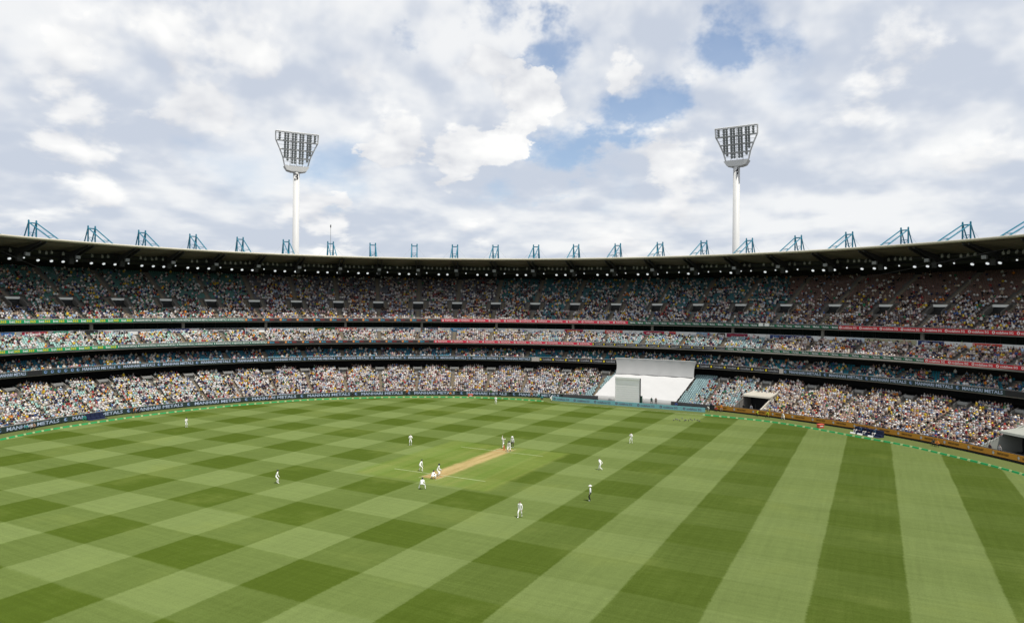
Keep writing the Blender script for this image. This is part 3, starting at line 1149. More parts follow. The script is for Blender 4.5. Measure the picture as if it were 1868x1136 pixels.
def ordinal(k):
    """words for 1.."""
    if k <= 20: return ORD[k - 1]
    tens = {2: 'twenty', 3: 'thirty', 4: 'forty', 5: 'fifty', 6: 'sixty', 7: 'seventy', 8: 'eighty', 9: 'ninety'}
    th = {2: 'twentieth', 3: 'thirtieth', 4: 'fortieth', 5: 'fiftieth', 6: 'sixtieth', 7: 'seventieth', 8: 'eightieth', 9: 'ninetieth'}
    if k < 100:
        return th[k // 10] if k % 10 == 0 else tens[k // 10] + '-' + ORD[k % 10 - 1]
    return 'hundred and ' + ordinal(k - 100) if k > 100 else 'hundredth'


rowcount = {}
for i in sorted(order, key=lambda i: (prow[i], -pu[i])):
    rowcount[prow[i]] = rowcount.get(prow[i], 0) + 1
    tv, tf, tk = TEMPL[(int(hat[i]), 2, int(pose[i]))]
    cols = people_cols(np.array([i]))[0][tk]
    me = npmesh('person', tv * scl[i], tf, M_CROWD, fcol=cols)
    n_ = normal(pu[i])
    o = link('person', me)
    o.location = (Pp[i, 0], Pp[i, 1], ph[i])
    o.rotation_euler = (0, 0, math.atan2(-n_[0], n_[1]) + yaw[i])
    hw = HATS[hatc[i]][0] if hat[i] else HAIRS[hair[i]][0]
    act = {0: 'seated', 1: 'leaning', 2: 'standing', 3: 'seated'}[int(pose[i])]
    tag(o, f'{act} spectator, {SHIRTS[shirt[i]][0]} top, {hw}, {ordinal(prow[i] + 1)} row, {ordinal(rowcount[prow[i]])} from right', 'spectator', 'spectators nearest on the right, above the orange boards')

# ------------------------------------------------------------------ lettering
_TX = {}


def text_arrays(s):
    """outline of a word as a flat mesh, scaled into the unit square"""
    if s in _TX: return _TX[s]
    cu = bpy.data.curves.new('word', 'FONT')
    cu.body = s
    cu.size = 1.0
    cu.offset = 0.016
    cu.resolution_u = 2
    ob = bpy.data.objects.new('word', cu)
    C.objects.link(ob)
    dg = bpy.context.evaluated_depsgraph_get()
    me = bpy.data.meshes.new_from_object(ob.evaluated_get(dg))
    V = np.array([v.co[:2] for v in me.vertices])
    F = [tuple(p.vertices) for p in me.polygons]
    bpy.data.objects.remove(ob)
    bpy.data.curves.remove(cu)
    bpy.data.meshes.remove(me)
    V = (V - V.min(0)) / (V.max(0) - V.min(0))
    _TX[s] = (V, F)
    return _TX[s]


PAL = {}


def paint(name, col):
    return mat('print_' + name, col, 0.6, var=0.05, vscale=2.0)


INK = {'white': (0.78, 0.78, 0.78), 'yellow': (0.80, 0.62, 0.02), 'pale': (0.42, 0.50, 0.66), 'blue': (0.16, 0.27, 0.50), 'palegreen': (0.62, 0.74, 0.66), 'black': (0.02, 0.02, 0.02), 'orange': (0.70, 0.28, 0.08),
       'cyan': (0.05, 0.32, 0.50), 'darkred': (0.30, 0.03, 0.03), 'green': (0.02, 0.30, 0.10), 'grey': (0.45, 0.45, 0.47), 'plum': (0.13, 0.06, 0.12), 'gold': (0.60, 0.45, 0.10), 'ink': (0.085, 0.045, 0.012), 'navy': (0.02, 0.04, 0.16),
       'pink': (0.75, 0.20, 0.28), 'red': (0.55, 0.03, 0.05)}
BOARD = {'bet': (0.01, 0.29, 0.11), 'manhari': (0.024, 0.042, 0.038), 'multi': (0.035, 0.03, 0.032), 'toyota': (0.58, 0.022, 0.06), 'markets': (0.008, 0.075, 0.045), 'voda': (0.55, 0.018, 0.03), 'comm': (0.02, 0.02, 0.025),
         'vodablue': (0.19, 0.43, 0.48), 'orange': (0.50, 0.225, 0.03), 'mini': (0.025, 0.12, 0.085), 'plain': (0.02, 0.02, 0.022), 'globes': (0.024, 0.042, 0.038)}
# elements: ('t', word, ink, x0, x1, y0, y1) word; ('r', ink, x0, x1, y0, y1) bar; ('d', ink, x, y, r) disc in panel heights; ('s', ink, x0, x1, y0, y1, n) strokes too small to read
STYLE = {
    'bet': [('t', 'bet', 'white', 0.12, 0.48, 0.18, 0.86), ('t', '365', 'yellow', 0.50, 0.90, 0.18, 0.86)],
    'manhari': [('d', 'blue', 0.055, 0.5, 0.33), ('d', 'board', 0.068, 0.55, 0.17), ('r', 'pale', 0.030, 0.055, 0.44, 0.56), ('t', 'MANHARI', 'pale', 0.155, 0.565, 0.20, 0.82), ('t', 'METALS', 'pale', 0.605, 0.955, 0.20, 0.82)],
    'globes': [('d', 'blue', 0.5, 0.5, 0.33), ('d', 'board', 0.54, 0.55, 0.17)],
    'mini': [('d', 'palegreen', 0.06, 0.5, 0.22), ('t', 'MANHARI METALS', 'white', 0.14, 0.97, 0.24, 0.78)],
    'multi': [('d', 'orange', 0.07, 0.5, 0.38), ('s', 'cyan', 0.16, 0.42, 0.18, 0.82, 6), ('s', 'darkred', 0.44, 0.70, 0.22, 0.78, 7)],
    'toyota': [('o', 'white', 0.12, 0.5, 0.34), ('t', 'TOYOTA', 'white', 0.24, 0.84, 0.22, 0.80)],
    'markets': [('r', 'green', 0.04, 0.16, 0.36, 0.62), ('r', 'white', 0.16, 0.22, 0.52, 0.66), ('t', 'Markets', 'white', 0.30, 0.94, 0.26, 0.80)],
    'voda': [('o', 'white', 0.10, 0.5, 0.36), ('t', 'vodafone 5G', 'white', 0.19, 0.90, 0.20, 0.80)],
    'vodablue': [('o', 'plum', 0.12, 0.5, 0.28), ('t', 'vodafone 5G', 'plum', 0.22, 0.84, 0.28, 0.72)],
    'comm': [('k', 'yellow', 0.09, 0.5, 0.31), ('t', 'CommBank', 'grey', 0.26, 0.95, 0.28, 0.74)],
    'orange': [('k', 'grey', 0.05, 0.5, 0.30), ('s', 'ink', 0.20, 0.66, 0.34, 0.70, 11), ('r', 'ink', 0.20, 0.66, 0.64, 0.70), ('r', 'ink', 0.985, 0.992, 0.0, 1.0)],
    'plain': [],
}


def element_mesh(e, w, h, board):
    """flat print in the panel's x-z plane, lower left corner at the origin of the panel"""
    kind = e[0]
    V, F = [], []
    if kind == 't':
        tv, tf = text_arrays(e[1])
        ink = e[2]
        V = [(w * (e[3] + (e[4] - e[3]) * x) - w / 2, 0, h * (e[5] + (e[6] - e[5]) * y)) for x, y in tv]
        F = tf
    elif kind == 'r':
        ink = e[1]
        x0, x1, y0, y1 = e[2] * w - w / 2, e[3] * w - w / 2, e[4] * h, e[5] * h
        V = [(x0, 0, y0), (x1, 0, y0), (x1, 0, y1), (x0, 0, y1)]
        F = [(0, 1, 2, 3)]
    elif kind in 'dok':
        ink = e[1]
        cx, cy, r = e[2] * w - w / 2, e[3] * h, e[4] * h
        n = {'d': 14, 'o': 16, 'k': 6}[kind]
        if kind == 'o':
            for i in range(n):
                a = 2 * math.pi * i / n
                V.append((cx + r * math.cos(a), 0, cy + r * math.sin(a)))
                V.append((cx + r * 0.52 * math.cos(a), 0, cy + r * 0.52 * math.sin(a)))
            F = [(2 * i, 2 * ((i + 1) % n), 2 * ((i + 1) % n) + 1, 2 * i + 1) for i in range(n)]
        else:
            V = [(cx + r * (0.85 if kind == 'k' else 1) * math.cos(2 * math.pi * i / n + math.pi / n), 0, cy + r * math.sin(2 * math.pi * i / n + math.pi / n)) for i in range(n)]
            F = [tuple(range(n))]
    elif kind == 's':
        ink = e[1]
        rr = random.Random(e[6])
        x0, x1, y0, y1, n = e[2], e[3], e[4], e[5], e[6]
        for i in range(n):
            a = x0 + (x1 - x0) * i / n
            b_ = a + (x1 - x0) / n * rr.uniform(0.45, 0.8)
            t_ = y1 if rr.random() < 0.6 else y0 + (y1 - y0) * 0.7
            k_ = len(V)
            V += [(a * w - w / 2, 0, y0 * h), (b_ * w - w / 2, 0, y0 * h), (b_ * w - w / 2, 0, t_ * h), (a * w - w / 2, 0, t_ * h)]
            F.append((k_, k_ + 1, k_ + 2, k_ + 3))
    m = paint('board_' + board, BOARD[board]) if ink == 'board' else paint(ink, INK[ink])
    me = bpy.data.meshes.new('lettering')
    me.from_pydata([tuple(map(float, v)) for v in V], [], F)
    me.update()
    me.materials.append(m)
    return me


def panel_set(style, w, h, thick=0.06):
    pm = MB().box(-w / 2 + 0.01, w / 2 - 0.01, 0, thick, 0, h).mesh('panel', paint('board_' + style, BOARD[style]))
    els = []
    for e in STYLE[style]:
        nm = {'t': 'lettering', 's': 'lettering', 'r': 'stripe', 'd': 'emblem', 'o': 'emblem', 'k': 'emblem'}[e[0]]
        els.append((nm, element_mesh(e, w, h, style)))
    return pm, els


def place_panel(ps, parent, f):
    pm, els = ps
    p = link('panel', pm, parent, f)
    for k_, (nm, me) in enumerate(els):
        link(nm, me, p, Matrix.Translation((0, -0.012 - 0.003 * k_, 0)))
    return p


def ribbon(label, v, h0, h1, segs):
    root = empty('advertising_ribbon', (0, 0, 0), label, 'advertising board')
    for (x0, x1, cnt, st) in segs:
        a, b_ = float(u_px(x0, v)), float(u_px(x1, v))
        wd = (b_ - a) / cnt
        w_ = float(np.linalg.norm(pt(a + wd, v) - pt(a, v)))
        ps = panel_set(st, w_, h1 - h0)
        for i in range(cnt):
            um = a + wd * (i + 0.5)
            c_ = (pt(a + wd * i, v) + pt(a + wd * (i + 1), v)) / 2
            f = frame(um, v)
            f.translation = (c_[0], c_[1], h0)
            place_panel(ps, root, f)
    return root


ribbon('long ribbon of small advertising panels along the front of the top tier', 19.66, 18.22, 18.98,
       [(-70, 243, 12, 'bet'), (243, 447, 6, 'mini'), (447, 805, 12, 'multi'), (805, 1146, 12, 'toyota'), (1146, 1530, 25, 'markets'), (1530, 1950, 10, 'voda')])
ribbon('long ribbon of small advertising panels along the front of the third tier', 13.66, 12.62, 13.30,
       [(-70, 215, 11, 'bet'), (215, 488, 8, 'mini'), (488, 792, 10, 'multi'), (792, 1081, 10, 'toyota'), (1081, 1324, 12, 'comm'), (1324, 1687, 20, 'markets'), (1687, 1960, 6, 'voda')])
ribbon('dark advertising ribbon with pale lettering along the front of the second tier', 12.66, 8.12, 9.06,
       [(-80, 51, 2, 'manhari'), (51, 78, 1, 'plain'), (78, 139, 5, 'globes'), (139, 971, 13, 'manhari'), (985, 1124, 6, 'comm'), (1124, 1272, 9, 'plain'), (1272, 1422, 6, 'comm'), (1430, 1835, 5, 'manhari'), (1835, 1960, 6, 'plain')])

# boundary fence -------------------------------------------------------------
fn = empty('boundary_fence', (0, 0, 0), 'low black fence with pale lettered advertising boards along the left boundary', 'fence')
ua, ub = float(u_px(115, 0)), float(u_px(932, 0))
wd = (ub - ua) / 8
w_ = wd * stretch(0.0) * 1.0
w_ = float(np.linalg.norm(pt(ua + wd, 0) - pt(ua, 0)))
ps = panel_set('manhari', w_, 1.02)
i = -2
while ua + wd * (i + 1) <= u_px(1030, 0):
    um = ua + wd * (i + 0.5)
    c_ = (pt(ua + wd * i, 0) + pt(ua + wd * (i + 1), 0)) / 2
    f = frame(um, 0)
    f.translation = (c_[0], c_[1], 0.12)
    place_panel(ps, fn, f)
    i += 1
u_end = ua + wd * i
strip('kick_board', np.linspace(U0, u_end, 60), [(0.16, 0.0), (0.16, 1.06), (0.42, 1.06), (0.42, 0.0)], M_BLACK, fn)
strip('capping', np.linspace(U0, u_end, 60), [(0.05, 1.07), (0.45, 1.07), (0.45, 1.17), (0.05, 1.17)], M_CONC, fn, close=True)
fb = empty('low_wall', (0, 0, 0), 'plain black low wall either side of the sight screen', 'wall')
ux0, ux1 = float(u_px(1092, 0.3)), float(u_px(1226, 0.3))
u_or = float(u_px(1297, 0.2))
for a, b_ in ((u_end + 0.02, ux0), (ux1, u_or)):
    strip('wall', np.linspace(a, b_, 12), [(0.1, 0.0), (0.1, 1.12), (0.42, 1.12), (0.42, 0.0)], M_BLACK, fb)
fo = empty('boundary_fence', (0, 0, 0), 'low fence of orange advertising boards along the right boundary', 'fence')
ua, ub = float(u_px(1305, 0)), float(u_px(1859, 0))
wd = (ub - ua) / 14
w_ = float(np.linalg.norm(pt(ua + wd, 0) - pt(ua, 0)))
ps = panel_set('orange', w_, 0.86)
for i in range(0, 17):
    um = ua + wd * (i + 0.5)
    c_ = (pt(ua + wd * i, 0) + pt(ua + wd * (i + 1), 0)) / 2
    f = frame(um, 0)
    f.translation = (c_[0], c_[1], 0.34)
    place_panel(ps, fo, f)
strip('kick_board', np.linspace(u_or, ua + wd * 17, 50), [(0.2, 0.0), (0.2, 1.10), (0.45, 1.10), (0.45, 0.0)], M_BLACK, fo)
strip('capping', np.linspace(u_or, ua + wd * 17, 50), [(0.08, 1.21), (0.46, 1.21), (0.46, 1.26), (0.08, 1.26)], M_DARKM, fo, close=True)

# pale blue boards in front of the sight screen, standing on the grass
A, B = ground(1009, 730.5), ground(1288, 752.0)
root = empty('advertising_boards', tuple((A + B) / 2), 'row of pale blue boards on the grass in front of the sight screen', 'advertising board')
d = (B - A)
L7 = d.length / 7
d.normalize()
nrm = Vector((-d.y, d.x, 0))
ps = panel_set('vodablue', L7, 0.98, 0.10)
stand_me = MB().box(-0.05, 0.05, 0.10, 0.55, 0.0, 0.05).box(-0.04, 0.04, 0.10, 0.16, 0.0, 0.8).mesh('stand', M_DARKM)
for k in range(7):
    c_ = A + d * (L7 * (k + 0.5)) - (A + B) / 2
    f = Matrix(((d.x, nrm.x, 0, c_.x), (d.y, nrm.y, 0, c_.y), (0, 0, 1, 0.02), (0, 0, 0, 1)))
    p = place_panel(ps, root, f)
    link('stand', stand_me, p, Matrix.Translation((0, 0, -0.015)))

# signs on the wall behind the third tier -------------------------------------
VS, HS = vb + 0.02, hb + 0.18
SIGNS = [(2, 27, 'blue', 's', 'white', ''), (41, 88, 'crimson', 't', 'white', 'ladbrokes'), (97, 126, 'seagreen', 's', 'white', ''), (135, 179, 'black', 't', 'white', 'KPL'), (189, 206, 'pale', 's', 'red', ''),
         (276, 296, 'steel', 's', 'white', ''), (305, 346, 'navy', 's', 'white', ''), (346, 463, 'black', 's', 'grey', ''), (489, 507, 'pale', 't', 'pink', 'roki'), (512, 537, 'pale', 's', 'cyan', ''), (538, 548, 'pale', 'd', 'black', ''),
         (564, 573, 'pale', 's', 'navy', ''), (574, 611, 'dkgreen', 's', 'gold', ''), (612, 651, 'scarlet', 't', 'white', 'DELUXE'), (651, 712, 'pale', 's', 'grey', ''), (718, 755, 'petrol', 's', 'white', ''), (772, 799, 'navy', 't', 'white', 'United'),
         (822, 856, 'azure', 's', 'white', ''), (862, 888, 'pale', 's', 'grey', ''), (1030, 1064, 'crimson', 's', 'gold', ''), (1070, 1082, 'pale', 'k', 'gold', ''), (1104, 1136, 'scarlet', 't', 'white', 'FOXTEL'), (1174, 1212, 'crimson', 's', 'white', ''),
         (1221, 1233, 'scarlet', 's', 'navy', ''), (1271, 1296, 'steel', 's', 'grey', ''), (1298, 1309, 'pale', 'k', 'gold', ''), (1309, 1323, 'black', 's', 'grey', ''), (1326, 1364, 'maroon', 's', 'darkred', ''), (1405, 1446, 'navy', 's', 'blue', ''),
         (1447, 1480, 'navy', 't', 'white', 'CRO'), (1544, 1577, 'icy', 's', 'navy', ''), (1578, 1604, 'khaki', 'o', 'black', ''), (1604, 1672, 'khaki', 'd', 'black', ''), (1675, 1722, 'navy', 's', 'white', ''), (1775, 1828, 'scarlet', 's', 'white', '')]
SIGNC = {'blue': (0.06, 0.17, 0.42), 'crimson': (0.36, 0.02, 0.05), 'seagreen': (0.05, 0.28, 0.18), 'black': (0.02, 0.02, 0.02), 'pale': (0.55, 0.56, 0.56), 'steel': (0.17, 0.28, 0.42), 'navy': (0.015, 0.03, 0.13), 'dkgreen': (0.02, 0.10, 0.04),
         'scarlet': (0.55, 0.05, 0.035), 'petrol': (0.02, 0.09, 0.17), 'azure': (0.02, 0.20, 0.42), 'maroon': (0.17, 0.01, 0.04), 'icy': (0.50, 0.57, 0.64), 'khaki': (0.36, 0.34, 0.22)}
nm_sign = {}
for (x0, x1, bc, kind, ink, word) in SIGNS:
    a, b_ = float(u_px(x0, VS)), float(u_px(x1, VS))
    w_ = float(np.linalg.norm(pt(b_, VS) - pt(a, VS)))
    hgt = 0.92
    f = frame((a + b_) / 2, VS - 0.04, HS)
    BOARD['sgn_' + bc] = SIGNC[bc]
    root = MB().box(-w_ / 2, w_ / 2, 0, 0.10, 0, hgt).build('sponsor_sign', paint('board_sgn_' + bc, SIGNC[bc]), None, f)
    lab = f'{bc} sign' + (f' reading {word}' if word else '') + f' on the wall above the third tier, {ordinal(len(nm_sign) + 1)} from left'
    nm_sign[lab] = 1
    tag(root, lab, 'sign', 'signs along the wall behind the third tier')
    if kind == 't':
        e = ('t', word, ink, 0.10, 0.90, 0.16, 0.86) if word not in ('KPL', 'CRO') else ('t', word, ink, 0.12, 0.50 if word == 'KPL' else 0.8, 0.18, 0.84)
        link('lettering', element_mesh(e, w_, hgt, 'sgn_' + bc), root, Matrix.Translation((0, -0.015, 0)))
    elif kind == 's':
        n_ = max(4, int(w_ / 0.45))
        link('lettering', element_mesh(('s', ink, 0.16, 0.84, 0.30, 0.70, n_), w_, hgt, 'sgn_' + bc), root, Matrix.Translation((0, -0.015, 0)))
    elif kind in 'dk':
        link('emblem', element_mesh((kind, ink, 0.5, 0.5, 0.36), w_, hgt, 'sgn_' + bc), root, Matrix.Translation((0, -0.015, 0)))
    elif kind == 'o':
        for xx in (0.28, 0.72):
            link('emblem', element_mesh(('o', ink, xx, 0.55, 0.36), w_, hgt, 'sgn_' + bc), root, Matrix.Translation((0, -0.015, 0)))

# ------------------------------------------------------------------ sight screen
M_SS = mat('white_canvas', (0.47, 0.47, 0.465), 0.8, var=0.05, vscale=0.4)
M_BLIND = mat('white_blind', (0.90, 0.885, 0.88), 0.6, var=0.03)
M_SG = mat('grey_mesh_cloth', (0.40, 0.40, 0.395), 0.85, var=0.06, vscale=0.5)
ss = empty('sight_screen', (0, 0, 0), 'large white cover draped over the seats behind the bowler, with grey cloth above', 'sight screen')


def lat(k):
    """cover edges from front (0) to back (1)"""
    return SIGHT_L[0] + (SIGHT_L[1] - SIGHT_L[0]) * k, SIGHT_R[0] + (SIGHT_R[1] - SIGHT_R[0]) * k


V, F = [], []
nu, nv_ = 30, 14
T = TIERS['lower']
for j in range(nv_ + 1):
    k = j / nv_
    v = 0.75 + 11.4 * k
    h = T['h0'] + (v - T['v0']) / T['dv'] * T['dh'] + 0.92
    a, b_ = lat((v - 1) / 11.0)
    for i in range(nu + 1):
        u = a + (b_ - a) * i / nu
        p = pt(u, v)
        V.append((p[0], p[1], h + 0.07 * math.sin(i * 0.9 + 0.3 * j) * math.sin(j * 1.1) + 0.05 * math.sin(j * 2.6)))
F = [(j * (nu + 1) + i, j * (nu + 1) + i + 1, (j + 1) * (nu + 1) + i + 1, (j + 1) * (nu + 1) + i) for j in range(nv_) for i in range(nu)]
link('cover', npmesh('cover', V, F, M_SS, True), ss)
a, b_ = lat(-0.02)
strip('skirt', np.linspace(a, b_, 24), [(0.52, 0.02), (0.52, 1.22), (0.75, 1.22)], M_SG, ss)
# cloth hung from the second tier, sagging back to the top of the cover
V, F = [], []
aT, bT = float(u_px(1124, 12.4)), float(u_px(1271.5, 12.4))
aB, bB = lat(1.0)
for j in range(11):
    k = j / 10
    v = 12.2 + (11.55 - 12.2) * k + 0.20 * math.sin(k * math.pi)
    h = 9.62 + (5.72 - 9.62) * k
    inset = 0.30 * math.sin(k * math.pi)
    for i in range(nu + 1):
        t = i / nu
        u = (aT + (aB - aT) * k + inset) * (1 - t) + (bT + (bB - bT) * k - inset) * t
        p = pt(u, v + 0.03 * math.sin(i * 1.3))
        V.append((p[0], p[1], h + 0.05 * math.sin(t * math.pi * 6) * (1 - k)))
F = [(j * (nu + 1) + i, j * (nu + 1) + i + 1, (j + 1) * (nu + 1) + i + 1, (j + 1) * (nu + 1) + i) for j in range(10) for i in range(nu)]
link('hanging_cloth', npmesh('hanging_cloth', V, F, M_SG, True), ss)
strip('top_rope', np.linspace(aT, bT, 24), [(12.15, 9.60), (12.27, 9.60), (12.27, 9.68), (12.15, 9.68)], M_WHITE, ss, close=True)
# free standing screen with roller blind
f = frame((float(u_px(1125, -0.6)) + float(u_px(1168, -0.6))) / 2, -0.6)
w_ = float(np.linalg.norm(pt(float(u_px(1168, -0.6)), -0.6) - pt(float(u_px(1125, -0.6)), -0.6)))
rs = empty('roller_screen', tuple(f.translation), 'upright white roller blind screen standing in front of the white cover', 'sight screen', rz=math.atan2(f[1][0], f[0][0]))
hs = 6.1
MB().box(-w_ / 2, w_ / 2, 0.0, 0.18, 0.15, hs - 0.55).build('blind', M_BLIND, rs)
q = MB()
for k in range(1, 9):
    q.box(-w_ / 2 + 0.05, w_ / 2 - 0.05, -0.025, -0.002, 0.15 + k * 0.52, 0.15 + k * 0.52 + 0.03)
q.build('seam', M_OFFW, rs)
MB().box(-w_ / 2 - 0.1, w_ / 2 + 0.05, -0.15, 0.45, hs - 0.52, hs).build('roller_housing', M_WHITE, rs)
for s in (-1, 1):
    MB().box(s * (w_ / 2 + 0.11) - 0.10, s * (w_ / 2 + 0.11) + 0.10, -0.05, 0.25, 0.0, hs - 0.1).build('post', M_WHITE if s < 0 else M_DARKM, rs)
    MB().box(s * w_ / 2 * 0.8 - 0.2, s * w_ / 2 * 0.8 + 0.2, -0.5, 0.9, 0.0, 0.14).build('foot', M_DARKM, rs)
MB().box(w_ / 2 + 0.28, w_ / 2 + 0.6, -0.1, 0.35, 0.0, 1.9).build('control_box', mat('dark_green_box', (0.02, 0.06, 0.045)), rs)

# ------------------------------------------------------------------ tunnels in the lower tier
M_SAND = mat('sand_render', (0.42, 0.395, 0.335), 0.85, var=0.12, vscale=0.5)
M_TUNG = mat('grey_green_render', (0.30, 0.31, 0.275), 0.85, var=0.12, vscale=0.5)
for k, ((a, b_, dep), mm, lab) in enumerate(zip(TUN, (M_SAND, M_TUNG), ('players tunnel with a cream canopy right of the sight screen', 'grey concrete tunnel with sloping walls at the far right'))):
    f = frame((a + b_) / 2, 0.55)
    W = (b_ - a) / 2 * stretch(1.0) * 1.03
    t = empty('tunnel', tuple(f.translation), lab, 'tunnel', rz=math.atan2(f[1][0], f[0][0]))
    top = T['h0'] + dep / T['dv'] * T['dh'] + 0.75
    for s in (-1, 1):
        x0, x1 = sorted((s * W, s * (W + 0.30)))
        o = 1.02 if k == 0 else 1.0
        MB().hexa([(x0, 0.0, 0), (x1, 0.0, 0), (x1, dep, 0), (x0, dep, 0), (x0, 0.0, 1.25), (x1, 0.0, 1.25), (x1, dep, top), (x0, dep, top)]).build('side_wall', mm if s > 0 or k == 1 else M_CONC, t)
    c0, c1 = (4.2, dep + 0.5) if k == 0 else (3.4, dep + 0.8)
    z = 3.55 if k == 0 else 3.5
    MB().hexa([(-W - 0.3, c0, z - 0.35), (W + 0.3, c0, z - 0.35), (W + 0.3, c1, z - 0.2), (-W - 0.3, c1, z - 0.2), (-W - 0.3, c0 + 0.15, z), (W + 0.3, c0 + 0.15, z), (W + 0.3, c1, z + 0.55), (-W - 0.3, c1, z + 0.55)]).build('canopy', mm, t)
    MB().box(-W, W, dep - 0.6, dep - 0.4, 0, z - 0.1).build('opening_shade_sheet', M_BLACK, t)  # black sheet standing in for the darkness inside the tunnel
    MB().box(-W, W, 0.1, dep - 0.4, -0.02, 0.03).build('floor', M_CONCD, t)
    q = MB()
    for j in range(7):
        y = 0.3 + j * 0.6
        zt = 1.25 + (top - 1.25) * y / dep
        q.bar((-W + 0.1, y, zt - 0.1), (-W + 0.1, y, zt + 0.75), 0.03, n=4)
    q.bar((-W + 0.1, 0.3, 2.0), (-W + 0.1, 3.9, 2.0 + (top - 1.25) * 3.6 / dep), 0.035, n=4)
    q.build('handrail', M_DARKM, t)
    if k == 0:
        q = MB()
        for j in range(5):
            q.bar((-W + 0.7 + j * 0.9, 1.0, 0), (-W + 0.7 + j * 0.9, 1.0, 2.2), 0.04, n=4)
        q.build('gate_bars', M_DARKM, t)

# ------------------------------------------------------------------ roof
V_EDGE, H_EDGE = 18.0, 35.92
rf = empty('stand_roof', (0, 0, 0), 'long curved stand roof with a thin cream front edge', 'roof')
strip('roof_edge', US2, [(V_EDGE, H_EDGE - 0.36), (V_EDGE - 0.02, H_EDGE), (V_EDGE + 0.9, H_EDGE + 0.10), (V_EDGE + 0.9, H_EDGE - 0.55)], M_CREAM, rf, close=True)
strip('top_sheet', US2, [(V_EDGE + 0.9, H_EDGE + 0.06), (36, H_EDGE + 0.2), (49, H_EDGE - 0.4), (49.3, 31.0)], M_GREYM, rf)
# underside: one lining panel per bay, slightly bellied, meeting at the girders
for b_, b2_ in zip(BAYS[:-1], BAYS[1:]):
    BAY = b2_ - b_
    V, F = [], []
    for j, (v, h) in enumerate(((V_EDGE + 0.9, H_EDGE - 0.62), (29, H_EDGE - 1.0), (36, H_EDGE - 1.6), (48.5, H_EDGE - 2.2))):
        for i in range(9):
            u = b_ + BAY * i / 8
            p = pt(u, v)
            V.append((p[0], p[1], h - 0.45 * math.sin(math.pi * i / 8) * (j > 0)))
    F = [(j * 9 + i, j * 9 + i + 1, (j + 1) * 9 + i + 1, (j + 1) * 9 + i) for j in range(3) for i in range(8)]
    link('lining_panel', npmesh('lining_panel', V, F, M_SOFFIT, True), rf)
# radial girders hanging below the lining
gq = MB()
z0 = H_EDGE - 0.66
L_ = 25.0
for x in (-0.55, 0.55):
    gq.hexa([(x - 0.1, 0.5, z0 - 0.35), (x + 0.1, 0.5, z0 - 0.35), (x + 0.1, 9.5, z0 - 2.9), (x - 0.1, 9.5, z0 - 2.9), (x - 0.1, 0.5, z0), (x + 0.1, 0.5, z0), (x + 0.1, 9.5, z0 - 1.3), (x - 0.1, 9.5, z0 - 1.3)])
    gq.bar((x, 9.5, z0 - 2.7), (x, L_, z0 - 3.6), 0.16, n=6)
    gq.bar((x, 9.5, z0 - 1.5), (x, L_, z0 - 1.9), 0.14, n=6)
    for j in range(6):
        y = 9.5 + j * 2.5
        gq.bar((x, y, z0 - 2.7 - j * 0.145), (x, y + 1.25, z0 - 1.5 - j * 0.06), 0.07, n=4)
        gq.bar((x, y + 1.25, z0 - 1.5 - j * 0.06), (x, y + 2.5, z0 - 2.85 - j * 0.145), 0.07, n=4)
gq.box(-0.5, 0.5, 8.9, 9.6, z0 - 3.9, z0 - 2.3)
gme = gq.mesh('girder', M_DARKM)
hq = MB().box(-0.45, 0.45, 6.0, 6.6, z0 - 2.8, z0 - 2.1).mesh('lamp_box', M_GREYM)
for k, b_ in enumerate(BAYS):
    go = link('girder', gme, rf, frame(b_, V_EDGE))
    link('lamp_box', hq, go)
# gantry with small floodlights
gt = empty('lighting_gantry', (0, 0, 0), 'thin dark gantry with a row of small grey floodlights under the roof', 'gantry')
strip('rail', US2, [(27.0, 33.55), (27.12, 33.55), (27.12, 33.67), (27.0, 33.67)], M_DARKM, gt, close=True)
fx = MB().box(-0.22, 0.22, -0.15, 0.15, -0.30, 0.26).box(-0.05, 0.05, -0.05, 0.05, 0.26, 0.55).mesh('flood_box', mat('dull_grey', (0.30, 0.30, 0.29), 0.6))
rr = random.Random(8)
for b_ in BAYS:
    for j in range(7):
        if rr.random() < 0.22: continue
        u = b_ + 1.6 + j * 1.15 + rr.uniform(-0.2, 0.2)
        if -20 < px_of(u, 27.0) < 1890:
            f = frame(u, 27.05, 33.55 + rr.uniform(-0.1, 0.15)) @ Matrix.Rotation(rr.uniform(-0.6, 0.6), 4, 'Z') @ Matrix.Rotation(rr.uniform(-0.5, 0.1), 4, 'X')
            link('flood_box', fx, gt, f)
strip('added_shade_panel', US2, [(31.4, 32.2), (31.4, H_EDGE - 0.9), (31.6, H_EDGE - 0.9), (31.6, 32.2)], M_DARKM, gt, close=True)  # solid panel for the dark truss band, added to block sky light from top rows
# lit lamps below the lining
M_LAMP = mat('lit_lamp', (0.93, 0.97, 1.0), 0.4, var=0.0, emit=0.65)
strip('catwalk', US2, [(30.6, 32.7), (31.3, 32.7), (31.3, 32.85), (30.6, 32.85)], M_DARKM, gt, close=True)


def lamp_meshes(r):
    h_ = MB().lathe([(r * 0.35, 0.62), (r * 0.55, 0.45), (r * 1.05, 0.16), (r * 1.08, 0.0)], 12).mesh('housing', M_GREYM)
    l_ = MB().lathe([(r * 0.98, 0.02), (r * 0.92, -0.10), (r * 0.6, -0.17), (r * 0.2, -0.19)], 12).mesh('lens', M_LAMP, True)
    return h_, l_


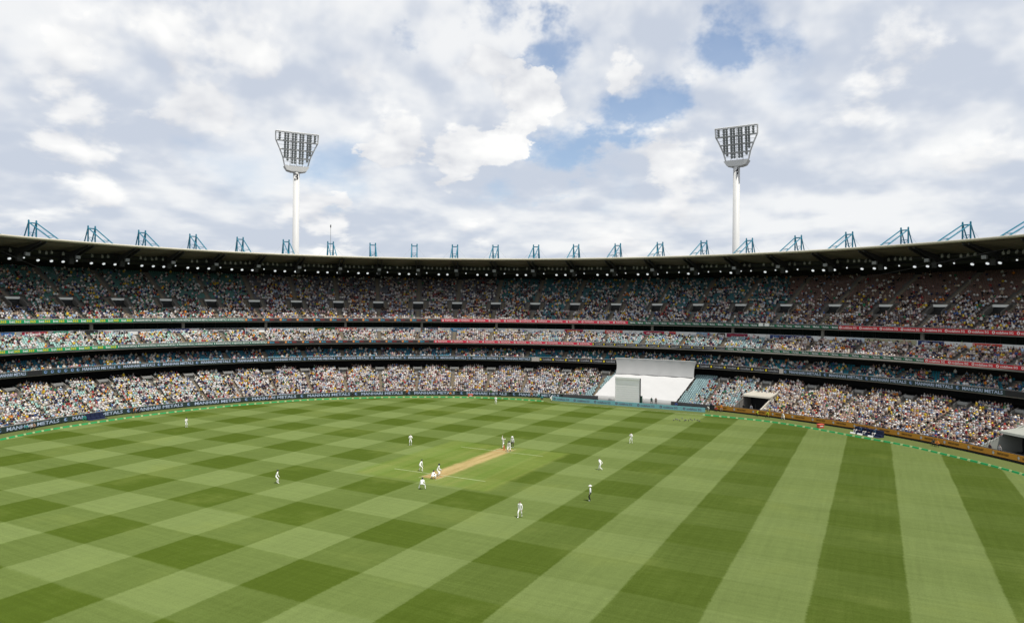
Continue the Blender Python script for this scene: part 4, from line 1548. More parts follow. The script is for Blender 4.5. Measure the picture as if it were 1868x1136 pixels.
lamp_big, lamp_small = lamp_meshes(0.34), lamp_meshes(0.18)
lamps = []
for b_ in BAYS:
    for off, big in ((-5.1, 1), (-2.7, 1), (-0.3, 1), (2.3, 0)):
        u = b_ + off + rr.uniform(-0.15, 0.15)
        x_ = px_of(u, 30.0)
        if -6 < x_ < 1875:
            if 300 < x_ < 1500 and rr.random() < 0.10: big = 0
            lamps.append((u, big))
lamps.sort()
for k, (u, big) in enumerate(lamps):
    f = frame(u, 30.0, 31.95 if big else 32.35)
    o = empty('roof_lamp', tuple(f.translation), f'{"large" if big else "small"} round lit lamp under the roof, {ordinal(k + 1)} from left', 'lamp', 'lit lamps under the roof', rz=math.atan2(f[1][0], f[0][0]))
    hm, lm = lamp_big if big else lamp_small
    R = Matrix.Rotation(math.radians(-38), 4, 'X')
    link('housing', hm, o, R)
    link('lens', lm, o, R)
    MB().bar((0, 0.25, 0.35), (0, 0.9, 0.85), 0.05, n=4).build('bracket', M_DARKM, o)

# roof masts ------------------------------------------------------------------
HB, HT = H_EDGE - 0.1, 41.05
m_col = MB().bar((0, 0, HB), (0, 0, HT), 0.18, n=8).mesh('column', M_TEAL)
m_cap = MB().bar((0, 0, HT - 0.05), (0, 0, HT + 0.35), 0.22, 0.14, n=8).mesh('column_cap', M_TEAL)
m_fwd = MB().bar((0, 0, HT - 0.25), (0, -11.0, HB + 0.2), 0.14, n=6).mesh('forward_stay', M_TEAL)
m_bak = MB().bar((0, 0, HT - 0.1), (0, 3.0, HB), 0.14, n=6).mesh('back_strut', M_TEAL)
m_bar = MB().bar((-0.8, 0, HT - 0.35), (0.8, 0, HT - 0.35), 0.15, n=6).mesh('cross_bar', M_TEAL)
q = MB()
q.bar((-0.8, 0, HB + 2.7), (0.8, 0, HB + 2.7), 0.07, n=5)
q.bar((-0.8, 0, HB + 2.7), (0.8, 0, HB + 0.9), 0.05, n=4).bar((0.8, 0, HB + 2.7), (-0.8, 0, HB + 0.9), 0.05, n=4)
q.bar((-0.8, 0, HB + 0.9), (0.8, 0, HB + 0.9), 0.06, n=4)
m_brc = q.mesh('bracing', M_TEAL)
m_brc2 = MB().bar((-0.8, -8.0, HB + 1.55), (0.8, -8.0, HB + 1.55), 0.06, n=4).bar((-0.8, -9.3, HB + 0.95), (0.8, -8.0, HB + 1.55), 0.05, n=4).mesh('stay_bracing', M_TEAL)
m_cab = [MB().bar((0.8 * s, 0, HT - 0.8), (4.6 * s, -2.0, HB), 0.02, n=4).mesh('tie_cable', M_GREYM) for s in (-1, 1)]
mast_us = [float(x) for x in u_px(np.array([58, 166, 258, 351, 437, 521, 602, 679, 755, 829, 903, 977, 1050, 1126, 1203, 1283, 1366, 1455, 1548, 1649, 1762], float), 36.0)]
mast_us = [mast_us[0] - 10.9] + mast_us + [mast_us[-1] + 11.2]
mast_us = [u for u in mast_us if -90 < px_of(u, 36.0) < 1945]
for k, u in enumerate(mast_us):
    f = frame(u, 36.0)
    o = empty('roof_mast', tuple(f.translation), f'blue steel mast with sloping stays on the roof, {ordinal(k + 1)} from left', 'mast', 'blue masts along the roof', rz=math.atan2(f[1][0], f[0][0]))
    for s in (-0.8, 0.8):
        M = Matrix.Translation((s, 0, 0))
        link('column', m_col, o, M)
        link('column_cap', m_cap, o, M)
        link('forward_stay', m_fwd, o, M)
        link('back_strut', m_bak, o, M)
    link('cross_bar', m_bar, o)
    link('bracing', m_brc, o)
    link('stay_bracing', m_brc2, o)
    for me in m_cab: link('tie_cable', me, o)
# thin aerial behind the roof
f = frame(float(u_px(602, 40)), 40.0)
o = empty('aerial', tuple(f.translation), 'thin aerial pole rising behind the roof beside the left floodlight tower', 'aerial')
MB().bar((0, 0, 34), (0, 0, 46.2), 0.10, 0.06, n=6).build('pole', M_GREYM, o)
MB().bar((0, 0, 45.9), (0, 0, 46.7), 0.18, n=6).build('sensor', M_DARKM, o)

# ------------------------------------------------------------------ floodlight towers
M_TWR = mat('tower_white', (0.56, 0.56, 0.545), 0.5, var=0.05, vscale=0.2)
M_LAMPD = mat('lamp_glass_dark', (0.26, 0.285, 0.29), 0.25, 0.1, var=0.25, vscale=0.6)
M_VIS = mat('lamp_casing', (0.46, 0.47, 0.47), 0.5, 0.1, var=0.2)
lamp_c = MB().bar((0, -0.30, 0), (0, 0.40, 0.05), 0.42, 0.28, n=8).mesh('lamp', M_VIS)
lamp_f = MB().bar((0, -0.33, 0), (0, -0.302, 0), 0.39, n=8).mesh('glass', M_LAMPD)
lamp_v = MB().hexa([(-0.48, -0.66, 0.40), (0.48, -0.66, 0.40), (0.42, -0.2, 0.34), (-0.42, -0.2, 0.34), (-0.48, -0.66, 0.48), (0.48, -0.66, 0.48), (0.42, -0.2, 0.43), (-0.42, -0.2, 0.43)]).mesh('visor', mat('visor_grey', (0.25, 0.255, 0.255), 0.6))


def tower(px, dist, num, top_py, lab):
    X = (px - 934) / FPX * dist
    hz_ = HOR + ROLL * (px - 934)
    zz_ = lambda py: CAM_H + (hz_ - py) * dist / FPX
    S = dist / FPX          # metres per photo pixel
    # turn to face the middle of the field
    dirx, diry = EL[0] - X, EL[1] - dist
    rz = math.atan2(dirx, -diry)
    t = empty('floodlight_tower', (X, dist, -0.3), lab, 'floodlight tower', 'floodlight towers behind the stand', rz=rz)
    z_top = zz_(top_py) + 0.3
    z_b = z_top - 60 * S            # bottom of the lamp bank
    MB().lathe([(1.22, 0), (1.15, 20), (1.05, z_b - 1.8)], 20).build('pole', M_TWR, t, smooth=True)
    # platform
    w1, w2 = 22 * S, 17 * S
    y0, y1 = -0.8, 1.9
    MB().hexa([(-w2 * 0.55, y0 - 0.3, z_b - 2.05), (w2 * 0.55, y0 - 0.3, z_b - 2.05), (w2 * 0.55, y1, z_b - 2.05), (-w2 * 0.55, y1, z_b - 2.05), (-w2, y0 - 0.35, z_b - 1.65), (w2, y0 - 0.35, z_b - 1.65), (w2, y1, z_b - 1.65), (-w2, y1, z_b - 1.65)]).build('platform_base', M_TWR, t)
    MB().hexa([(-w2, y0 - 0.35, z_b - 1.65), (w2, y0 - 0.35, z_b - 1.65), (w2, y1, z_b - 1.65), (-w2, y1, z_b - 1.65), (-w1, y0 - 0.4, z_b - 0.25), (w1, y0 - 0.4, z_b - 0.25), (w1, y1, z_b - 0.25), (-w1, y1, z_b - 0.25)]).build('platform', M_TWR, t)
    # the frame leans forward over the field
    lean = Matrix.Translation((0, 0, z_b)) @ Matrix.Rotation(math.radians(9), 4, 'X')
    H4 = 60 * S
    rows = [0.0, 0.245, 0.49, 0.74, 1.0]
    half = [20.5 * S, 24 * S, 30 * S, 37 * S, 37.5 * S]
    q = MB()
    for r_, hw in zip(rows, half):
        q.bar((-hw, 0, r_ * H4), (hw, 0, r_ * H4), 0.15, n=6)
        q.bar((-hw, 1.1, r_ * H4), (hw, 1.1, r_ * H4), 0.12, n=6)
        MB().box(-hw, hw, -0.35, 1.2, r_ * H4 - 0.32, r_ * H4 - 0.16).build('walkway', M_VIS, t, lean)
    for i_ in range(4):
        for s in (-1, 1):
            for y in (0, 1.1):
                q.bar((s * half[i_], y, rows[i_] * H4), (s * half[i_ + 1], y, rows[i_ + 1] * H4), 0.13, n=6)
    for xf in (-0.86, -0.62, -0.31, 0.0, 0.31, 0.62, 0.86):
        x = xf * 35 * S
        zb_ = 0.0 if abs(xf) < 0.4 else (0.30 if abs(xf) < 0.7 else 0.74)
        q.bar((x, 0.5, zb_ * H4), (x, 0.5, H4), 0.10, n=4)
    for r_ in (0.12, 0.37, 0.61, 0.80, 0.93):
        hw = np.interp(r_, rows, half) * 0.97
        q.bar((-hw, 0.35, r_ * H4), (hw, 0.35, r_ * H4), 0.07, n=4)
    fr = q.build('frame', M_TWR, t, lean)
    # lamps: paired columns
    cols = [(-31.5, 1), (-21.2, 2), (-16.0, 2), (-7.4, 2), (-2.3, 2), (6.5, 2), (11.6, 2), (20.2, 2), (25.4, 2), (33.6, 1)]
    cols = [((x - 1.0) * 0.95, k_) for x, k_ in cols]
    for bi in range(4):
        z0_, z1_ = rows[bi] * H4, rows[bi + 1] * H4
        subs = 3 if bi > 0 else 2
        for sr in range(subs):
            z = z0_ + (z1_ - z0_) * (0.20 + sr * 0.29) if bi > 0 else z0_ + (z1_ - z0_) * (0.40 + sr * 0.32)
            hw = np.interp(z / H4, rows, half)
            for x, k_ in cols:
                if k_ == 1 and bi < 3: continue
                if bi == 0 and sr == 0 and abs(x) > 14: continue
                if abs(x * S) > hw - 0.45: continue
                M = lean @ Matrix.Translation((x * S, -0.1, z)) @ Matrix.Rotation(math.radians(22), 4, 'X')
                lo = link('lamp', lamp_c, t, M)
                link('glass', lamp_f, lo)
                link('visor', lamp_v, lo)
    # number on the pole, wrapped round it towards the field
    tv, tf = text_arrays(num)
    zc = z_b - 2.15 - 14.5 * S
    V = []
    for x, y in tv:
        an = (x - 0.5) * 1.25
        V.append((1.12 * math.sin(an), -1.12 * math.cos(an), zc + y * 12.5 * S))
    npm = bpy.data.meshes.new('lettering')
    npm.from_pydata([tuple(map(float, v)) for v in V], [], tf)
    npm.update()
    npm.materials.append(paint('black', INK['black']))
    # the number faces the camera side of the pole
    ca = math.atan2(-X, dist)
    link('lettering', npm, t, Matrix.Rotation(-ca - rz if False else (math.atan2(X, dist) * -1) - rz, 4, 'Z'))
    return t


tower(538.5, 236.0, '3', 243.5, 'left white floodlight tower, numbered 3, behind the stand')
tower(1341.5, 224.0, '4', 232.5, 'right white floodlight tower, numbered 4, behind the stand')

# ------------------------------------------------------------------ people on the field
def ik(a, c, l1, l2, pole):
    """middle joint of a two bone limb"""
    a, c = Vector(a), Vector(c)
    d = c - a
    L = min(d.length, (l1 + l2) * 0.999)
    d.normalize()
    x = (L * L + l1 * l1 - l2 * l2) / (2 * L)
    h_ = math.sqrt(max(l1 * l1 - x * x, 0.0))
    p = Vector(pole)
    p = (p - d * p.dot(d))
    p.normalize()
    return a + d * x + p * h_


def figure_mesh(hip=0.95, lean=4, twist=0, feet=((-0.12, 0.0), (0.12, 0.02)), hands=None, head=0, lift=(0, 0), cols=None, sleeves=1, hip_y=0.0, pads=False):
    """one continuous body facing +y; cols: shirt, legs, skin, hair, shoes"""
    th = math.radians(lean)
    up_ = Vector((0, math.sin(th), math.cos(th)))
    pel = Vector((0, hip_y, hip))
    spine = pel + up_ * 0.22
    chest = pel + up_ * 0.42
    neck = pel + up_ * 0.57
    h2 = math.radians(lean * 0.45 + head)
    hv = Vector((0, math.sin(h2), math.cos(h2)))
    hd = neck + hv * 0.13
    ht = neck + hv * 0.235
    J = {'pel': (pel, 0.135, 0.11), 'spine': (spine, 0.135, 0.105), 'chest': (chest, 0.16, 0.115), 'neck': (neck, 0.056, 0.056), 'head': (hd, 0.078, 0.092), 'top': (ht, 0.066, 0.078)}
    E_ = [('pel', 'spine', 0), ('spine', 'chest', 0), ('chest', 'neck', 0), ('neck', 'head', 2), ('head', 'top', 3)]
    right = Vector((math.cos(math.radians(twist)), math.sin(math.radians(twist)), 0))
    if hands is None:
        hands = ((-0.24, 0.05, hip - 0.12), (0.24, 0.08, hip - 0.12))
    for i_, s in enumerate((-1, 1)):
        sd = 'LR'[i_]
        hp = pel + Vector((s * 0.10, 0, -0.04))
        an = Vector((feet[i_][0], feet[i_][1], 0.085 + lift[i_]))
        kn = ik(hp, an, 0.45, 0.43, (s * 0.25 + (feet[i_][0]) * 0.6, 1.0, 0.2))
        toe = an + Vector((s * 0.04, 0.17, -0.045 - lift[i_] * 0.3))
        J['hip' + sd] = (hp, 0.095, 0.095)
        J['kn' + sd] = (kn, 0.066, 0.066)
        J['an' + sd] = (an, 0.05, 0.05)
        J['toe' + sd] = (toe, 0.045, 0.038)
        E_ += [('pel', 'hip' + sd, 1), ('hip' + sd, 'kn' + sd, 1), ('kn' + sd, 'an' + sd, 1), ('an' + sd, 'toe' + sd, 4)]
        sh = chest + right * (s * 0.185) + up_ * 0.06
        wr = Vector(hands[i_])
        if (wr - sh).length > 0.55:
            wr = sh + (wr - sh).normalized() * 0.55
        el = ik(sh, wr, 0.30, 0.27, (s * 0.6, -0.7, -0.2))
        hn = wr + (wr - el).normalized() * 0.085
        J['sh' + sd] = (sh, 0.066, 0.066)
        J['el' + sd] = (el, 0.047, 0.047)
        J['wr' + sd] = (wr, 0.034, 0.034)
        J['hn' + sd] = (hn, 0.040, 0.026)
        E_ += [('chest', 'sh' + sd, 0), ('sh' + sd, 'el' + sd, 0), ('el' + sd, 'wr' + sd, 0 if sleeves else 2), ('wr' + sd, 'hn' + sd, 2)]
    names = list(J)
    me = bpy.data.meshes.new('bones')
    me.from_pydata([tuple(J[n_][0]) for n_ in names], [(names.index(a), names.index(b_)) for a, b_, _ in E_], [])
    ob = bpy.data.objects.new('bones', me)
    C.objects.link(ob)
    md = ob.modifiers.new('skin', 'SKIN')
    md.use_smooth_shade = True
    lay = me.skin_vertices[0].data if me.skin_vertices else None
    if lay is None:
        bm = bmesh.new()
        bm.from_mesh(me)
        bm.verts.layers.skin.verify()
        bm.to_mesh(me)
        bm.free()
        lay = me.skin_vertices[0].data
    for i_, n_ in enumerate(names):
        lay[i_].radius = (J[n_][1], J[n_][2])
        lay[i_].use_root = (n_ == 'pel')
    sb_ = ob.modifiers.new('sub', 'SUBSURF')
    sb_.levels = sb_.render_levels = 1
    dg = bpy.context.evaluated_depsgraph_get()
    out = bpy.data.meshes.new_from_object(ob.evaluated_get(dg))
    bpy.data.objects.remove(ob)
    bpy.data.meshes.remove(me)
    V = np.array([v.co[:] for v in out.vertices])
    F = [tuple(p.vertices) for p in out.polygons]
    bpy.data.meshes.remove(out)
    # colour of each face by the nearest bone
    ctr = np.array([V[list(f)].mean(0) for f in F])
    best, lab = np.full(len(F), 1e9), np.zeros(len(F), int)
    for a, b_, c_ in E_:
        A_, B_ = np.array(J[a][0]), np.array(J[b_][0])
        t = np.clip(((ctr - A_) @ (B_ - A_)) / max((B_ - A_) @ (B_ - A_), 1e-9), 0, 1)
        dd = np.linalg.norm(ctr - (A_ + t[:, None] * (B_ - A_)), axis=1) / (0.5 * (J[a][1] + J[b_][1]))
        m_ = dd < best
        best[m_] = dd[m_]
        lab[m_] = c_
    # hair covers the crown and the back of the head
    hm = np.isin(lab, (2, 3)) & (np.linalg.norm(ctr - np.array(hd), axis=1) < 0.2)
    lab[hm] = np.where((ctr[hm, 2] > hd.z + 0.055) | (ctr[hm, 1] < hd.y - 0.03), 3, 2)
    cc = np.array(cols)
    fc = list(cc[lab])
    V = [tuple(v) for v in V]

    def add(vf, col):
        v_, f_ = vf
        k_ = len(V)
        V.extend(v_)
        for f1 in f_:
            F.append(tuple(k_ + i for i in f1))
            fc.append(col)
    # nose, ears, fingers and thumb
    fwd = Vector((0, math.cos(h2), -math.sin(h2)))
    add(limb(hd + fwd * 0.085, hd + fwd * 0.115 - hv * 0.02, 0.016, 0.012, 4), cc[2])
    for s in (-1, 1):
        add(limb(hd + Vector((s * 0.075, 0, 0)) + hv * 0.02, hd + Vector((s * 0.092, -0.01, 0)) - hv * 0.025, 0.02, 0.014, 4), cc[2])
        add(limb(hd + fwd * 0.083 + Vector((s * 0.03, 0, 0)) + hv * 0.025, hd + fwd * 0.09 + Vector((s * 0.03, 0, 0)) + hv * 0.025, 0.011, 0.009, 4), np.array((0.02, 0.015, 0.012)))
    add(limb(hd + fwd * 0.084 + Vector((-0.025, 0, 0)) - hv * 0.05, hd + fwd * 0.084 + Vector((0.025, 0, 0)) - hv * 0.05, 0.008, 0.008, 4), np.array((0.25, 0.08, 0.07)))
    for sd, s in (('L', -1), ('R', 1)):
        wr, hn = J['wr' + sd][0], J['hn' + sd][0]
        d_ = (hn - wr).normalized()
        sx = d_.orthogonal().normalized()
        for k_, ln_ in enumerate((0.070, 0.080, 0.075, 0.058)):
            o_ = hn + sx * ((k_ - 1.5) * 0.020)
            m_ = o_ + d_ * ln_ * 0.55
            add(limb(o_, m_, 0.010, 0.009, 4), cc[2])
            add(limb(m_, m_ + (d_ + Vector((0, 0.3, -0.3))).normalized() * ln_ * 0.45, 0.009, 0.007, 4), cc[2])
        add(limb(wr + d_ * 0.035 + sx * 0.03, wr + d_ * 0.075 + sx * 0.065, 0.012, 0.009, 4), cc[2])
    res = npmesh('body', V, [tuple(f) for f in F], M_FIG, True, np.array(fc))
    return res, dict(head=hd, hv=hv, fwd=fwd, J=J)


W_ = (0.80, 0.80, 0.76)
DK = (0.015, 0.015, 0.018)
SKN = (0.46, 0.28, 0.19)
HAIRD = (0.02, 0.015, 0.012)
WHITES = [W_, W_, SKN, HAIRD, W_]
M_CAPG = mat('dark_green_cloth', (0.015, 0.035, 0.025), 0.8)
M_NAVY = mat('navy_cloth', (0.012, 0.018, 0.045), 0.8)
M_HATW = mat('white_felt', (0.72, 0.72, 0.68), 0.8)
M_WOOD = mat('willow', (0.50, 0.38, 0.22), 0.6)
M_PAD = mat('pad_white', (0.70, 0.70, 0.67), 0.7)
M_GLV = mat('glove', (0.66, 0.64, 0.60), 0.7)
M_RED = mat('salmon_red', (0.62, 0.11, 0.07), 0.6)
M_HIVIS = mat('hi_vis', (0.60, 0.62, 0.03), 0.8)


def headwear(info, kind, parent):
    hd, hv, fwd = info['head'], info['hv'], info['fwd']
    R = Matrix.Translation(hd) @ Vector((0, 0, 1)).rotation_difference(hv).to_matrix().to_4x4()
    if kind == 'cap':
        q = MB().lathe([(0.104, 0.045), (0.103, 0.09), (0.080, 0.135), (0.03, 0.155)], 12)
        q.hexa([(-0.07, 0.07, 0.045), (0.07, 0.07, 0.045), (0.05, 0.18, 0.035), (-0.05, 0.18, 0.035), (-0.07, 0.07, 0.06), (0.07, 0.07, 0.06), (0.05, 0.18, 0.045), (-0.05, 0.18, 0.045)])
        q.build('cap', M_NAVY, parent, R, True)
    elif kind == 'helmet':
        q = MB().lathe([(0.112, -0.02), (0.118, 0.04), (0.112, 0.10), (0.075, 0.15), (0.02, 0.165)], 12)
        q.hexa([(-0.08, 0.08, 0.04), (0.08, 0.08, 0.04), (0.06, 0.17, 0.03), (-0.06, 0.17, 0.03), (-0.08, 0.08, 0.06), (0.08, 0.08, 0.06), (0.06, 0.17, 0.045), (-0.06, 0.17, 0.045)])
        for z in (-0.10, -0.06, -0.02):
            q.bar((-0.10, 0.05, z), (0, 0.14, z), 0.006, n=4).bar((0.10, 0.05, z), (0, 0.14, z), 0.006, n=4)
        q.build('helmet', M_NAVY, parent, R, True)
    elif kind == 'hat':
        MB().lathe([(0.21, 0.05), (0.205, 0.065), (0.108, 0.075), (0.10, 0.14), (0.06, 0.165), (0.02, 0.17)], 14).build('hat', M_HATW, parent, R, True)


def person(px, py, face, label, pose, cols=WHITES, hw=None, scale=1.0, group=None, extra=None, cat='person'):
    """face: heading in degrees, 0 = away from the camera, 180 = towards it, 90 = to the right"""
    g_ = ground(px, py)
    o = empty('person', (g_.x, g_.y, 0.018), label, cat, group, rz=-math.radians(face))
    o.scale = (scale, scale, scale)
    me, info = figure_mesh(cols=cols, **pose)
    link('body', me, o)
    if hw: headwear(info, hw, o)
    if extra: extra(o, info)
    return o


STAND = dict(hip=0.93, lean=3)
WALK = dict(hip=0.91, lean=6, feet=((-0.11, -0.28), (0.10, 0.30)), lift=(0.05, 0), hands=((-0.26, 0.18, 0.86), (0.26, -0.14, 0.86)))
CHEST = dict(hip=0.93, lean=3, hands=((-0.12, 0.26, 1.22), (0.10, 0.26, 1.25)))
CROUCH = dict(hip=0.74, lean=48, hip_y=-0.22, feet=((-0.40, 0.0), (0.40, 0.0)), hands=((-0.27, 0.18, 0.52), (0.27, 0.18, 0.52)), head=-30)
STOOP = dict(hip=0.82, lean=34, hip_y=-0.12, feet=((-0.26, -0.05), (0.26, 0.10)), hands=((-0.18, 0.30, 0.62), (0.18, 0.32, 0.60)), head=-20)
SQUAT = dict(hip=0.40, lean=42, hip_y=-0.25, feet=((-0.28, 0.02), (0.28, 0.02)), hands=((-0.10, 0.52, 0.28), (0.10, 0.52, 0.28)), head=-30)
BAT = dict(hip=0.84, lean=26, hip_y=-0.05, twist=0, feet=((-0.28, 0.0), (0.28, 0.02)), hands=((0.02, 0.38, 0.80), (0.10, 0.36, 0.88)), head=-18)
BOWL = dict(hip=0.95, lean=10, feet=((-0.10, 0.38), (0.08, -0.38)), lift=(0.30, 0.12), hands=((-0.30, 0.35, 1.55), (0.22, -0.15, 1.95)))
BACKUP = dict(hip=0.86, lean=22, feet=((-0.12, -0.22), (0.12, 0.26)), hands=((-0.20, 0.30, 0.78), (0.24, 0.35, 0.70)), head=-12)
SIT = dict(hip=0.30, lean=14, hip_y=-0.1, feet=((-0.16, 0.42), (0.16, 0.40)), hands=((-0.14, 0.30, 0.52), (0.14, 0.30, 0.52)))


def with_pads(o, info):
    for sd in 'LR':
        kn, an = info['J']['kn' + sd][0], info['J']['an' + sd][0]
        d_ = (kn - an)
        MB().bar(an + d_ * 0.05 + Vector((0, 0.035, 0)), kn + d_ * 0.22 + Vector((0, 0.045, 0)), 0.085, 0.095, n=8).build('pad', M_PAD, o, None, True)


def gloves(o, info, m=None):
    for sd in 'LR':
        hn = info['J']['hn' + sd][0]
        wr = info['J']['wr' + sd][0]
        d_ = (hn - wr).normalized()
        MB().bar(wr - d_ * 0.04, hn + d_ * 0.05, 0.055, 0.062, n=8).build('glove', m or M_GLV, o, None, True)


def bat_down(o, info):
    with_pads(o, info)
    gloves(o, info)
    h_ = info['J']['hnR'][0]
    q = MB().bar(h_ + Vector((0, 0.02, 0.08)), h_ + Vector((0.02, 0.02, -0.22)), 0.018, n=6)
    q.build('bat_handle', M_BLACK, o)
    b0, b1 = h_ + Vector((0.02, 0.02, -0.22)), h_ + Vector((0.10, 0.02, -0.78))
    MB().hexa([tuple(b1 + Vector(v)) for v in ((-.05, -.02, 0), (.05, -.02, 0), (.05, .03, 0), (-.05, .03, 0))] + [tuple(b0 + Vector(v)) for v in ((-.05, -.02, 0), (.05, -.02, 0), (.05, .02, 0), (-.05, .02, 0))]).build('bat_blade', M_WOOD, o)


def keeper_kit(o, info):
    with_pads(o, info)
    gloves(o, info, M_RED)


UMP = [(0.76, 0.77, 0.78), DK, SKN, (0.2, 0.2, 0.2), (0.6, 0.62, 0.64)]
GF = 'fielders in white on the field'
person(341.5, 779, 120, 'fielder in white at deep left, near the left boundary boards', CHEST, group=GF, hw='cap')
person(508, 881, 70, 'fielder in white standing alone on the left of the square', dict(STOOP, lean=22, hip=0.88), group=GF, hw='cap')
person(751, 811.5, 170, 'fielder in white with hands to his face, behind the square on the left', CHEST, group=GF)
person(769.5, 859, 55, 'fielder in white stooping close to the striker, left of the crease', STOOP, group=GF, hw='cap')
person(773, 892, 4, 'slip fielder in white crouching with hands on knees, nearest the pitch', CROUCH, group=GF, hw='cap')
person(906, 736.5, 180, 'fielder in white in front of the far boundary boards', CHEST, group=GF)
person(952, 943, 200, 'fielder in white walking, nearest to the camera', WALK, group=GF)
person(1098.5, 857, -60, 'fielder in white bending forward, right of the square', dict(WALK, lean=24, hip=0.86), group=GF)
person(1153.5, 808, 215, 'fielder in white with raised hands, far right of the square', dict(CHEST, feet=((-0.13, -0.16), (0.12, 0.16))), group=GF)
person(801, 868, 80, 'batter in white with pads and bat at the near crease', BAT, [W_, W_, SKN, HAIRD, W_], 'helmet', extra=bat_down)
person(793, 873, 25, 'wicketkeeper in white squatting behind the near stumps', SQUAT, group=GF, hw='cap', extra=keeper_kit)
person(920.5, 817, 205, 'bowler in white with arms raised in his delivery stride', BOWL, group=GF)
person(931.5, 823.5, 200, 'batter in white with pads backing up at the far crease', BACKUP, [W_, W_, SKN, HAIRD, W_], 'helmet', extra=bat_down)
person(937, 816.5, 200, 'umpire in white coat and black trousers behind the far stumps', dict(STAND, lean=8), UMP, 'hat', 1.04)
person(1080, 913.5, -75, 'umpire in white coat and black trousers standing right of the square', STAND, UMP, 'hat', 1.04)


def wicket(i, j, label):
    p = IJ(i, j)
    o = empty('wicket', (p[0], p[1], 0.02), label, 'stumps', 'wickets at both ends of the pitch')
    rz = math.atan2(IJ(i + 1, j)[1] - p[1], IJ(i + 1, j)[0] - p[0])
    o.rotation_euler = (0, 0, rz)
    for x in (-0.105, 0, 0.105):
        MB().bar((x, 0, 0), (x, 0, 0.71), 0.030, n=8).build('stump', M_RED, o)
    for x in (-0.055, 0.055):
        MB().bar((x - 0.05, 0, 0.725), (x + 0.05, 0, 0.725), 0.013, n=6).build('bail', M_RED, o)


wicket(2.03, 6.60, 'red stumps at the near end of the pitch behind the batter')
wicket(2.03, 9.53, 'red stumps at the far end of the pitch beside the bowler')

# people along the boundary ------------------------------------------------------
OR = (0.62, 0.22, 0.04)
TE = (0.03, 0.26, 0.26)
HV = (0.55, 0.60, 0.04)
NV = (0.012, 0.02, 0.05)
def outfit(shirt, legs=DK, hair=HAIRD): return [shirt, legs, SKN, hair, DK]
GB = 'people working along the boundary fence'
EDGE = [(50, 781.5, SIT, outfit(TE), 'person in teal sitting against the left boards beside two others', 150), (58, 780.5, SIT, outfit((0.5, 0.5, 0.5)), 'person in grey sitting between a teal and a tan shirt at far left', 150),
        (64, 778.5, SIT, outfit((0.35, 0.22, 0.14)), 'person in tan sitting at the far left boards', 160), (156, 766.5, SIT, outfit(TE, (0.02, 0.2, 0.1)), 'person in teal crouching left of the dark blue bench', 150),
        (247, 752.5, CROUCH, outfit(OR), 'person in orange vest bending at the left boards', 120), (255, 750, SIT, outfit(DK), 'person in black sitting beside the orange vest at left boards', 140),
        (494, 732, CROUCH, outfit(OR), 'photographer in orange bib at the fence below the left tower', 160), (645, 724, SIT, outfit(DK), 'photographer in black sitting at the far fence left of centre', 180),
        (744, 722.5, STAND, outfit(OR), 'person in orange bib standing at the far centre fence', 200), (823, 722.5, SIT, outfit(OR), 'person in orange bib sitting by the far fence left of the red box', 180),
        (897, 724, STAND, outfit((0.05, 0.12, 0.03)), 'person in dark green standing at the far fence', 190), (911, 721.5, STAND, outfit(DK), 'person in black standing beside the dark green shirt at the far fence', 190),
        (971, 728.5, CROUCH, outfit(OR), 'person in orange bib bending near the end of the lettered boards', 170), (984, 728, STAND, outfit((0.6, 0.65, 0.68), TE), 'person in pale shirt and teal trousers near the blue boards', 190),
        (990, 729, SIT, outfit(TE), 'person in teal sitting left of the pale blue boards', 180), (1007, 731, CROUCH, outfit(W_, W_), 'person in white bending at the left end of the pale blue boards', 90),
        (1190, 738, STAND, outfit((0.01, 0.05, 0.04)), 'person in dark green behind the pale blue boards', 190), (1198, 738.5, STAND, outfit((0.10, 0.07, 0.06)), 'person in brown behind the pale blue boards', 190), (1235, 742, SIT, outfit((0.02, 0.06, 0.25)), 'person in blue seated beyond the pale blue boards', 190),
        (1294, 751, CROUCH, outfit(W_, (0.05, 0.05, 0.05)), 'person in white bending at the right end of the pale blue boards', 250), (1308, 753, SIT, outfit((0.3, 0.02, 0.02)), 'person in red sitting at the first orange board', 200),
        (1317.5, 754.5, STAND, outfit(OR, (0.25, 0.2, 0.15)), 'person in orange bib standing at the first orange board', 200), (1383, 760.5, CROUCH, outfit(HV), 'steward in yellow vest bending in front of the cream tunnel', 120),
        (1402, 763, CROUCH, outfit(HV), 'steward in yellow vest right of the cream tunnel', 220), (1431, 768.5, STOOP, outfit(W_, W_), 'player in white warming up beside the orange boards', 250),
        (1705, 812.5, SIT, outfit((0.05, 0.06, 0.05)), 'person in dark clothes sitting at the orange boards right of the bench', 210), (1712, 812, SIT, outfit(OR), 'person in orange bib sitting at the right orange boards', 210)]
for (x, y, ps_, oc, lab, fc_) in EDGE:
    if x < 985 or x > 1300:          # close in front of the boards
        p_ = pt(float(u_px(x, -0.95)), -0.95)
        y = HOR + ROLL * (x - 934) + FPX * CAM_H / p_[1]
    person(x, y, fc_, lab, ps_, oc, group=GB)
